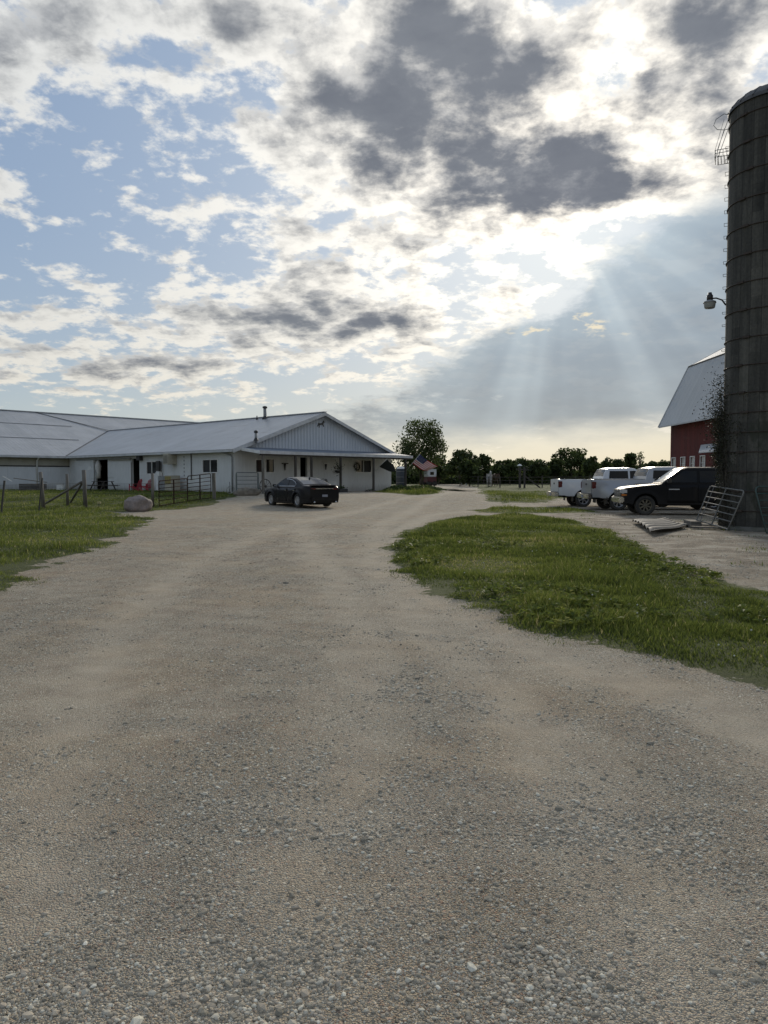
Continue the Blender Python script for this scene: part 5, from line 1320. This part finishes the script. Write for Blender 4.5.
# hose coil at the stable corner
p = GP(230.5, 495); b = MB(); pts = []
for k in range(90): t_ = k / 14 * 2 * math.pi; r_ = .25 + .03 * math.sin(k * .9); pts.append((r_ * math.cos(t_), .06 * math.sin(k * .3), .30 + r_ * math.sin(t_) * .95))
b.tube(pts, .014, 5); o = b.build('garden_hose', worn('pale_hose', (.40, .40, .36), (.08, .09, .07), 12)); o.location = p; o.rotation_euler.z = .6; tag(o, 'coiled pale garden hose at the near corner of the stable', 'hose')
b = MB(); b.tube([(0, 0.1, 0), (0, .1, .8)], .02, 6); b.build('hose_stand', M['black'], o)
# water tank beyond the porch
p = GP(401, 489.5); wt = empty('water_tank', p, 0, 'blue-grey upright tank with white cap beyond the right end of the porch', 'tank')
MB().lathe([(0, .25), (.42, .25), (.44, .3), (.44, 1.75), (.40, 1.83)], n=28).build('tank_body', worn('tank_blue_grey', (.04, .05, .065), (.025, .033, .042), 2), wt)
MB().lathe([(.41, 1.832), (.34, 1.98), (.12, 2.04), (0, 2.05)], n=28).build('tank_top', M['white_trim'], wt)
for s in range(4): t_ = s * math.pi / 2 + .6; MB().bar((.38 * math.cos(t_), .38 * math.sin(t_), 0), (.38 * math.cos(t_), .38 * math.sin(t_), 1.8), .05).build('leg', M['black'], wt)
for z_ in (.6, 1.1, 1.6): MB().tube([(.45 * math.cos(t_), .45 * math.sin(t_), z_) for t_ in np.linspace(0, 2 * math.pi, 25)[:-1]], .014, 5, closed=True).build('band', M['galv'], wt)
# ------------------------------------------------------------ flags
def flagmesh(name, A, B, C_, D_, m, mi, nu=26, nv=13, amp=.06, parent=None):
    """A hoist top, B hoist bottom, C fly top, D fly bottom"""
    A, B, C_, D_ = map(Vector, (A, B, C_, D_)); b = MB(); n = (B - A).cross(C_ - A).normalized(); vs = []
    for i in range(nv + 1):
        for j in range(nu + 1):
            u, v = j / nu, i / nv; p = A.lerp(B, v).lerp(C_.lerp(D_, v), u); p = p + n * amp * math.sin(u * 9 + v * 2.2) * u ** .6 + Vector((0, 0, -.10 * math.sin(math.pi * u))); vs.append(p)
    b.v = [tuple(q) for q in vs]
    for i in range(nv):
        for j in range(nu): k = i * (nu + 1) + j; b.f.append((k, k + 1, k + nu + 2, k + nu + 1)); b.mi.append(mi(i, j, nu, nv)); b.sm.append(True)
    return b
FY = 60.0
pole0, pole1 = AT(407.0, 470, 60.3), AT(420.3, 453.6, 59.6)
fl_ = empty('american_flag', pole0, 0, 'striped red and white flag with starred blue corner flying at the porch end', 'flag')
b = MB(); b.tube([pole0, pole1], .016, 8); child(b, 'flag_pole', M['white_trim'], fl_); b = MB(); b.lathe([(0, .05), (.035, .03), (.035, -.01), (0, -.03)], pole1, n=10); child(b, 'finial', mat('brass', (.5, .38, .12), .3, 1)[0], fl_)
hA, hB = pole0.lerp(pole1, .97), pole0.lerp(pole1, .42); A_, B_ = hA, hB
Cc, Dd = AT(438.0, 466.0, 60.4), AT(427.5, 471.5, 60.4)
mr, mw_, mb_ = mat('flag_red', (.50, .03, .04), .8)[0], mat('flag_white', (.75, .75, .75), .8)[0], mat('flag_blue', (.015, .025, .12), .8)[0]
b = flagmesh('f', A_, B_, Cc, Dd, None, lambda i, j, nu, nv: 2 if (i < 7 and j < 10.4) else (0 if i % 2 == 0 else 1)); child(b, 'flag_cloth', [mr, mw_, mb_], fl_)
sb = MB(); nrm = (B_ - A_).cross(Cc - A_).normalized()
for i in range(9):
    for j in range(11):
        if (i + j) % 2: continue
        u, v = (j + .8) / 12.2 * .4, (i + .8) / 9.8 * 7 / 13
        p = A_.lerp(B_, v).lerp(Cc.lerp(Dd, v), u); p = p + nrm * .06 * math.sin(u * 9 + v * 2.2) * u ** .6 + Vector((0, 0, -.10 * math.sin(math.pi * u)))
        e1, e2 = (Cc - A_).normalized(), (B_ - A_).normalized()
        for off in (.006, -.006):
            star = [p + nrm * off + (e1 * math.cos(t_) + e2 * math.sin(t_)) * (.022 if k % 2 == 0 else .009) for k, t_ in enumerate(np.linspace(-math.pi / 2, 1.5 * math.pi, 11)[:-1])]
            sb.add(star, [tuple(range(10))], False)
child(sb, 'star_field', mw_, fl_)
p0, p1 = AT(374.6, 471, 58.2), AT(387.3, 458.8, 57.6)
df = empty('dark_flag', p0, 0, 'plain dark flag drooping from an angled pole on the porch post', 'flag')
b = MB(); b.tube([p0, p1], .016, 8); child(b, 'flag_pole', M['white_trim'], df)
b = flagmesh('f', p0.lerp(p1, .98), p0.lerp(p1, .36), AT(393.0, 463.5, 58.2), AT(396.6, 472.2, 58.4), None, lambda *a: 0, amp=.05); child(b, 'flag_cloth', mat('flag_dark', (.016, .020, .018), .85)[0], df)

# ------------------------------------------------------------ trees
M['bark'] = worn('bark', (.10, .085, .065), (.045, .04, .03), 5, .95, streak=(1, 1, .2), bump=.6)
M['tree_leaf'] = leafmat('tree_leaf', [(0, (.032, .046, .016)), (.4, (.065, .090, .026)), (.75, (.11, .138, .042)), (1, (.16, .17, .065))], .45)
def tree(p, w, h, trunk_h, n, ls, label, seed, name='broadleaf_tree', dens=1.0, lobes=9, tint=.4, cat='tree', group=None, bushy=False):
    rs = random.Random(seed); rg = np.random.default_rng(seed); root = empty(name, p, 0, label, cat, group)
    b = MB(); cz = trunk_h + (h - trunk_h) * .5; rh = (h - trunk_h) * .5; top = Vector((rs.gauss(0, .03) * w, rs.gauss(0, .03) * w, trunk_h + rh * 1.1))
    tr_ = max(.05, h * .026); b.tube([(0, 0, -.1), (top.x * .3, top.y * .3, trunk_h * .8 + .05), top], [tr_ * 1.25, tr_ * .8, tr_ * .2], 8)
    cl = []
    for k in range(lobes * 3):
        a = rs.uniform(0, 6.283); e = math.asin(rs.uniform(-.85, 1)); rr = rs.uniform(.45, .86); c = Vector((math.cos(a) * math.cos(e) * w / 2 * rr, math.sin(a) * math.cos(e) * w / 2 * rr, cz + math.sin(e) * rh * rr)); cl.append((c, rs.uniform(.16, .30) * min(w, 2 * rh)))
        s0 = Vector((top.x * .3, top.y * .3, trunk_h * rs.uniform(.6, 1.0))).lerp(top, rs.uniform(0, .6)); mid = s0.lerp(c, .5) + Vector((0, 0, .06 * h)); b.tube([s0, mid, c], [tr_ * .35, tr_ * .2, tr_ * .06], 5)
    b.build('trunk', M['bark'], root)
    pts, tt = [], []; per = max(8, int(n / len(cl)))
    for c, r_ in cl:
        q = rg.normal(0, 1, (per, 3)); q /= np.linalg.norm(q, axis=1)[:, None]; q *= (r_ * rg.uniform(.25, 1, per) ** .6)[:, None] * np.array([1, 1, .75]); q += np.array(c)
        k = q[:, 2] > (.1 if bushy else trunk_h * .7); pts.append(q[k]); tt.append(np.full(k.sum(), rs.gauss(0, .14)))
    pts = np.concatenate(pts); tt = np.concatenate(tt); nn = len(pts)
    a = rg.normal(0, 1, (nn, 3)); a /= np.linalg.norm(a, axis=1)[:, None]; c = np.cross(a, rg.normal(0, 1, (nn, 3))); c /= np.linalg.norm(c, axis=1)[:, None]; s = (ls * rg.uniform(.5, 1.3, nn))[:, None]
    P = np.stack([pts - a * s, pts + c * s * .6, pts + a * s, pts - c * s * .6], 1).reshape(-1, 3)
    o = fastmesh('crown', P, (np.arange(nn) * 4)[:, None] + np.array([[0, 1, 2, 3]]), M['tree_leaf']); o.parent = root; add_attr(o, 'tint', np.repeat(np.clip(tint + tt + rg.normal(0, .12, nn), 0, 1), 4)); return root
def tree_px(x0, x1, ytop, ybase, Y, **k):
    """a tree standing at distance Y whose crown spans a width; height from its top"""
    xm = (x0 + x1) / 2; X_ = (xm - 384) / F * Y; z = gz(X_, Y); h = CAM_H + (478 - ytop) / F * Y - z; w = (x1 - x0) / F * Y; return tree((X_, Y, z), w, h, k.pop('th', .22) * h, **k)
tree_px(396, 446, 419.5, 485, 100, th=.10, n=8500, ls=.16, bushy=True, label='tall rounded broadleaf tree standing alone behind the right end of the porch', seed=3, lobes=13, tint=.35)
FT = [(425, 452, 455, 118, 'low dark bushy tree between the lone tall tree and the far hedge', .05), (446, 478, 449.5, 112, 'broad dark dome-shaped tree right of the lone tall tree', .03), (458, 481, 459, 96, 'round clipped-looking dark bush at the bend of the drive', .02), (474, 493, 453.5, 122, 'uneven tree with a ragged top just right of the dark dome-shaped tree', .1),
      (490, 506, 461, 120, 'lowest small tree in the dip of the far treeline', .08), (501, 519, 457, 112, 'small tree behind the horses at the far fence', .1), (514, 533, 457.5, 125, 'tree behind the pole lamp at the far fence', .1), (528, 549, 455.5, 115, 'wide dark tree left of the white pickup tailgate', .06), (546, 563, 456.5, 118, 'dark tree directly above the white pickup tailgate', .08),
      (556, 587, 444.5, 125, 'tallest rounded tree of the far treeline above the white pickup bed', .2), (583, 598, 456, 112, 'dense pointed tree behind the white pickup cab', .08), (596, 613, 459, 124, 'low tree above the cab roof of the white pickup', .1), (609, 627, 457.5, 128, 'pair-topped low tree right of the white pickup cab roof', .1), (624, 635, 451, 122, 'slim dark tree rising left of the airy bare tree', .2),
      (640, 656, 460, 118, 'low rounded tree between the airy tree and the red barn', .08), (653, 672, 459, 124, 'last low tree of the line beside the red barn wall', .08), (668, 700, 458, 128, 'low broad tree hidden mostly behind the red barn', .08)]
for i, (a, c_, yt, Y, lb, th) in enumerate(FT):
    dense = th < .04; tree_px(a - 1, c_ + 1, yt, 484, Y, th=th, n=2600 if dense else 1700, ls=.26 if dense else .27, label=lb, seed=20 + i, lobes=11 if dense else 8, name='bush' if i == 2 else 'broadleaf_tree', cat='bush' if i == 2 else 'tree', tint=.22 if dense else .3, bushy=True, group=None if i == 2 else 'trees of the far treeline')
tree_px(633, 645, 450, 484, 120, th=.3, n=260, ls=.16, label='airy half-bare tree with thin branches in the treeline left of the barn', seed=77, lobes=9, tint=.7, group='trees of the far treeline')
# low undergrowth closing the far treeline
n = 30000; ux = rng.uniform((380 - 384) / F * 128, (720 - 384) / F * 128, n); uy = 128 + rng.normal(0, 2.5, n); hz = .5 + rng.random(n) * (2.5 + .7 * vnoise(ux * .4, uy * .1, 5))
ug = leaf_cloud('far_undergrowth', np.stack([ux, uy, np.clip(hz, .1, 4)], -1), .3, M['tree_leaf'], None, .25, .15); tag(ug, 'dark continuous undergrowth at the foot of the far treeline', 'undergrowth', kind='stuff')
n = 9000; ux = rng.uniform(-140, 120, n); uy = 330 + rng.normal(0, 8, n); ug = leaf_cloud('distant_woods', np.stack([ux * 2.2, uy, np.abs(rng.normal(0, 1, n)) * 3.0], -1), 1.3, M['tree_leaf'], None, .2, .1); tag(ug, 'far dark woods along the horizon', 'woods', kind='stuff')
# weed clumps by the porch end
for px, py, r_, lb in ((421, 490.5, 1.9, 'low rounded clump of green weeds right of the porch end'), (398, 492, 1.1, 'small weedy clump at the foot of the last porch post')):
    p = GP(px, py); root = empty('weed_clump', p, 0, lb, 'weeds'); n = 2600; a = rng.uniform(0, 6.28, n); rr = np.sqrt(rng.random(n)) * r_; h_ = (1 - (rr / r_) ** 2) * (.42 if r_ > 1.5 else .5) * rng.random(n) ** .5
    leaf_cloud('leaves', np.stack([np.cos(a) * rr * 1.15, np.sin(a) * rr, h_], -1), .055, M['leaf'], root, .55, .2)

# ------------------------------------------------------------ far paddock: fence, gate posts, horses, lamp, shed
pf0 = [GP(460, 486.3), GP(478, 487), GP(500, 488), GP(524, 488), GP(560, 487.6), GP(620, 487.2), GP(690, 487)]
pf = empty('paddock_fence', pf0[0], 0, 'dark rail and wire paddock fence across the far field behind the horses', 'fence')
for z_ in (.45, .85, 1.25): b = MB(); b.tube([p + Vector((0, 0, z_)) for p in pf0], .025, 4); child(b, 'rail', M['dark_wood'], pf)
tot = [(pf0[i + 1] - pf0[i]).length for i in range(len(pf0) - 1)]; s_ = 0; i = 0; d_ = 0
for i, (p, q) in enumerate(zip(pf0, pf0[1:])):
    n = max(1, int(tot[i] / 1.9))
    for k in range(n):
        r_ = p.lerp(q, k / n); b = MB(); b.bar(r_ - Vector((0, 0, .1)), r_ + Vector((random.gauss(0, .03), 0, 1.35 + random.uniform(-.1, .25))), .11); child(b, 'post', M['dark_wood'], pf)
gp = empty('paddock_gateway', GP(522, 488), 0, 'two tall dark gateway posts with a slanted brace in the far paddock fence', 'gateway')
for px in (520, 524.5): p = GP(px, 488.2); b = MB(); b.bar(p, AT(px, 467, p.y), .2); child(b, 'post', M['dark_wood'], gp)
b = MB(); p = GP(540, 488); b.bar(p, AT(525, 476, p.y), .16); child(b, 'brace', M['dark_wood'], gp)
b = MB(); p = GP(520, 488.2); b.bar(AT(516, 469, p.y), AT(529, 470, p.y), .12); child(b, 'cross_bar', M['dark_wood'], gp)
p = GP(519, 487.3); lp_ = empty('pole_lamp', p, 0, 'pole lamp with pale metal shade above the far paddock gateway', 'lamp'); zt_ = AT(519, 465, p.y).z - p.z
MB().tube([(0, 0, 0), (0, 0, zt_), (0, -.25, zt_ + .12)], .06, 8).build('pole', M['dark_wood'], lp_); MB().lathe([(.06, .12), (.30, -.05), (.32, -.12)], (0, -.3, zt_), n=16).build('shade', M['white_trim'], lp_)
def horse(p, rz, m, label, graze):
    """one continuous skinned body, legs jointed"""
    J = dict(rump=(-.72, 0, 1.32), back=(-.2, 0, 1.30), with_=(.42, 0, 1.40), chest=(.62, 0, 1.12), neck=(.85, 0, 1.45) if not graze else (.98, 0, 1.12), poll=(1.12, 0, 1.85) if not graze else (1.35, 0, .72), nose=(1.50, 0, 1.55) if not graze else (1.62, 0, .22), mouth=(1.38, 0, 1.68) if not graze else (1.52, 0, .42))
    v, r_, e = [], [], []
    def a(q, r, par=None): v.append(q); r_.append(r); e.append((par, len(v) - 1)) if par is not None else None; return len(v) - 1
    bk = a(J['back'], .34); ru = a(J['rump'], .31, bk); wi = a(J['with_'], .31, bk); ch = a(J['chest'], .26, wi); nk = a(J['neck'], .18, ch); po = a(J['poll'], .12, nk); mo = a(J['mouth'], .10, po); a(J['nose'], .07, mo)
    for s in (1, -1):
        k = a((.50, s * .17, .92), .12, ch); k = a((.52, s * .18, .55), .065, k); k = a((.50, s * .18, .16), .045, k); a((.53, s * .18, .03), .065, k)
        k = a((-.62, s * .18, .98), .17, ru); k = a((-.88, s * .19, .60), .07, k); k = a((-.78, s * .19, .18), .05, k); a((-.74, s * .19, .03), .065, k)
        a((po and J['poll'][0] - .02, s * .07, J['poll'][2] + .17), .025, po)
    me = bpy.data.meshes.new('horse'); me.from_pydata(v, e, []); me.materials.append(m); o = bpy.data.objects.new('horse', me); COL.objects.link(o)
    o.modifiers.new('skin', 'SKIN'); 
    for i, q in enumerate(r_): me.skin_vertices[0].data[i].radius = (q, q); 
    me.skin_vertices[0].data[0].use_root = True
    sb = o.modifiers.new('sub', 'SUBSURF'); sb.levels = 1; sb.render_levels = 1; o.modifiers['skin'].use_smooth_shade = True
    o.location = p; o.rotation_euler.z = rz; tag(o, label, 'horse', 'horses in the far paddock')
    b = MB(); b.tube([(-.98, 0, 1.42), (-1.08, 0, 1.2), (-1.05, 0, .6)], [.05, .08, .03], 6); b.build('tail', m, o)
    b = MB(); q0, q1 = Vector(J['with_']) + Vector((0, 0, .2)), Vector(J['poll']) + Vector((-.08, 0, .1)); b.tube([q0, q0.lerp(q1, .5) + Vector((-.03, 0, .08)), q1], [.04, .06, .04], 6); b.build('mane', m, o)
horse(GP(489.5, 486.8), R(75), worn('grey_horse_coat', (.42, .40, .37), (.30, .28, .26), 2, .8), 'pale grey horse standing at the far paddock fence', False)
horse(GP(495.5, 486.6), R(110), worn('brown_horse_coat', (.09, .055, .035), (.05, .03, .02), 2, .8), 'dark brown horse grazing right of the pale grey horse', True)
# red and white trailer beyond the flag
p = GP(430, 485.8); tr_ = empty('livestock_trailer', p, R(12), 'small white trailer with red lower side parked under the lone tree', 'trailer')
s_ = p.y / F; MB().box(-4.6 * s_, 4.6 * s_, -1, 1, 1.2, 2.2).build('upper_body', M['trim'], tr_, bevel=.05); MB().box(-4.7 * s_, 4.7 * s_, -1.02, 1.02, .45, 1.19).build('lower_body', worn('faded_red_paint', (.10, .02, .02), (.06, .02, .02), 3), tr_, bevel=.03)
MB().box(-.25, .25, -1.03, -1.003, 1.45, 1.85).build('window', M['tint'], tr_)
for sx in (-.3, .3):
    for sy in (-.92, .92): MB().lathe([(0, -.1), (.33, -.1), (.36, -.06), (.36, .06), (.33, .1), (0, .1)], (sx * 1.25, sy, .36), 'y', 20).build('wheel', M['tyre'], tr_)
# feeder near the bend
p = GP(464, 485.5); fd = empty('hay_feeder', p, 0, 'pale slatted feeder standing left of the horses by the bend of the drive', 'feeder')
for z_ in (.2, .75, 1.3, 1.75): b = MB(); b.box(-.35, .35, -.35, .35, z_, z_ + .14); b.build('slat_ring', M['galv'], fd)
for sx in (-.33, .33):
    for sy in (-.33, .33): MB().box(sx - .03, sx + .03, sy - .03, sy + .03, 0, 1.95).build('leg', M['galv'], fd)
# puddles in the far drive
wtm = mat('puddle_water', (.05, .05, .045), .03)[0]
for px, py, w in ((452.5, 489.5, .9), (460, 491, 1.3)):
    p = GP(px, py); pts = []
    for k in range(26): t_ = 2 * math.pi * k / 26; r_ = w * (1 + .22 * math.sin(3 * t_ + px) + .1 * math.sin(7 * t_)); pts.append((p.x + r_ * math.cos(t_), p.y + r_ * 1.6 * math.sin(t_), max(gz(p.x + q_ * w, p.y + s_ * w * 1.6) for q_ in (-1, 0, 1) for s_ in (-1, 0, 1)) + .012))
    o = MB().add(pts, [tuple(range(26))]).build('puddle', wtm); tag(o, kind='structure')
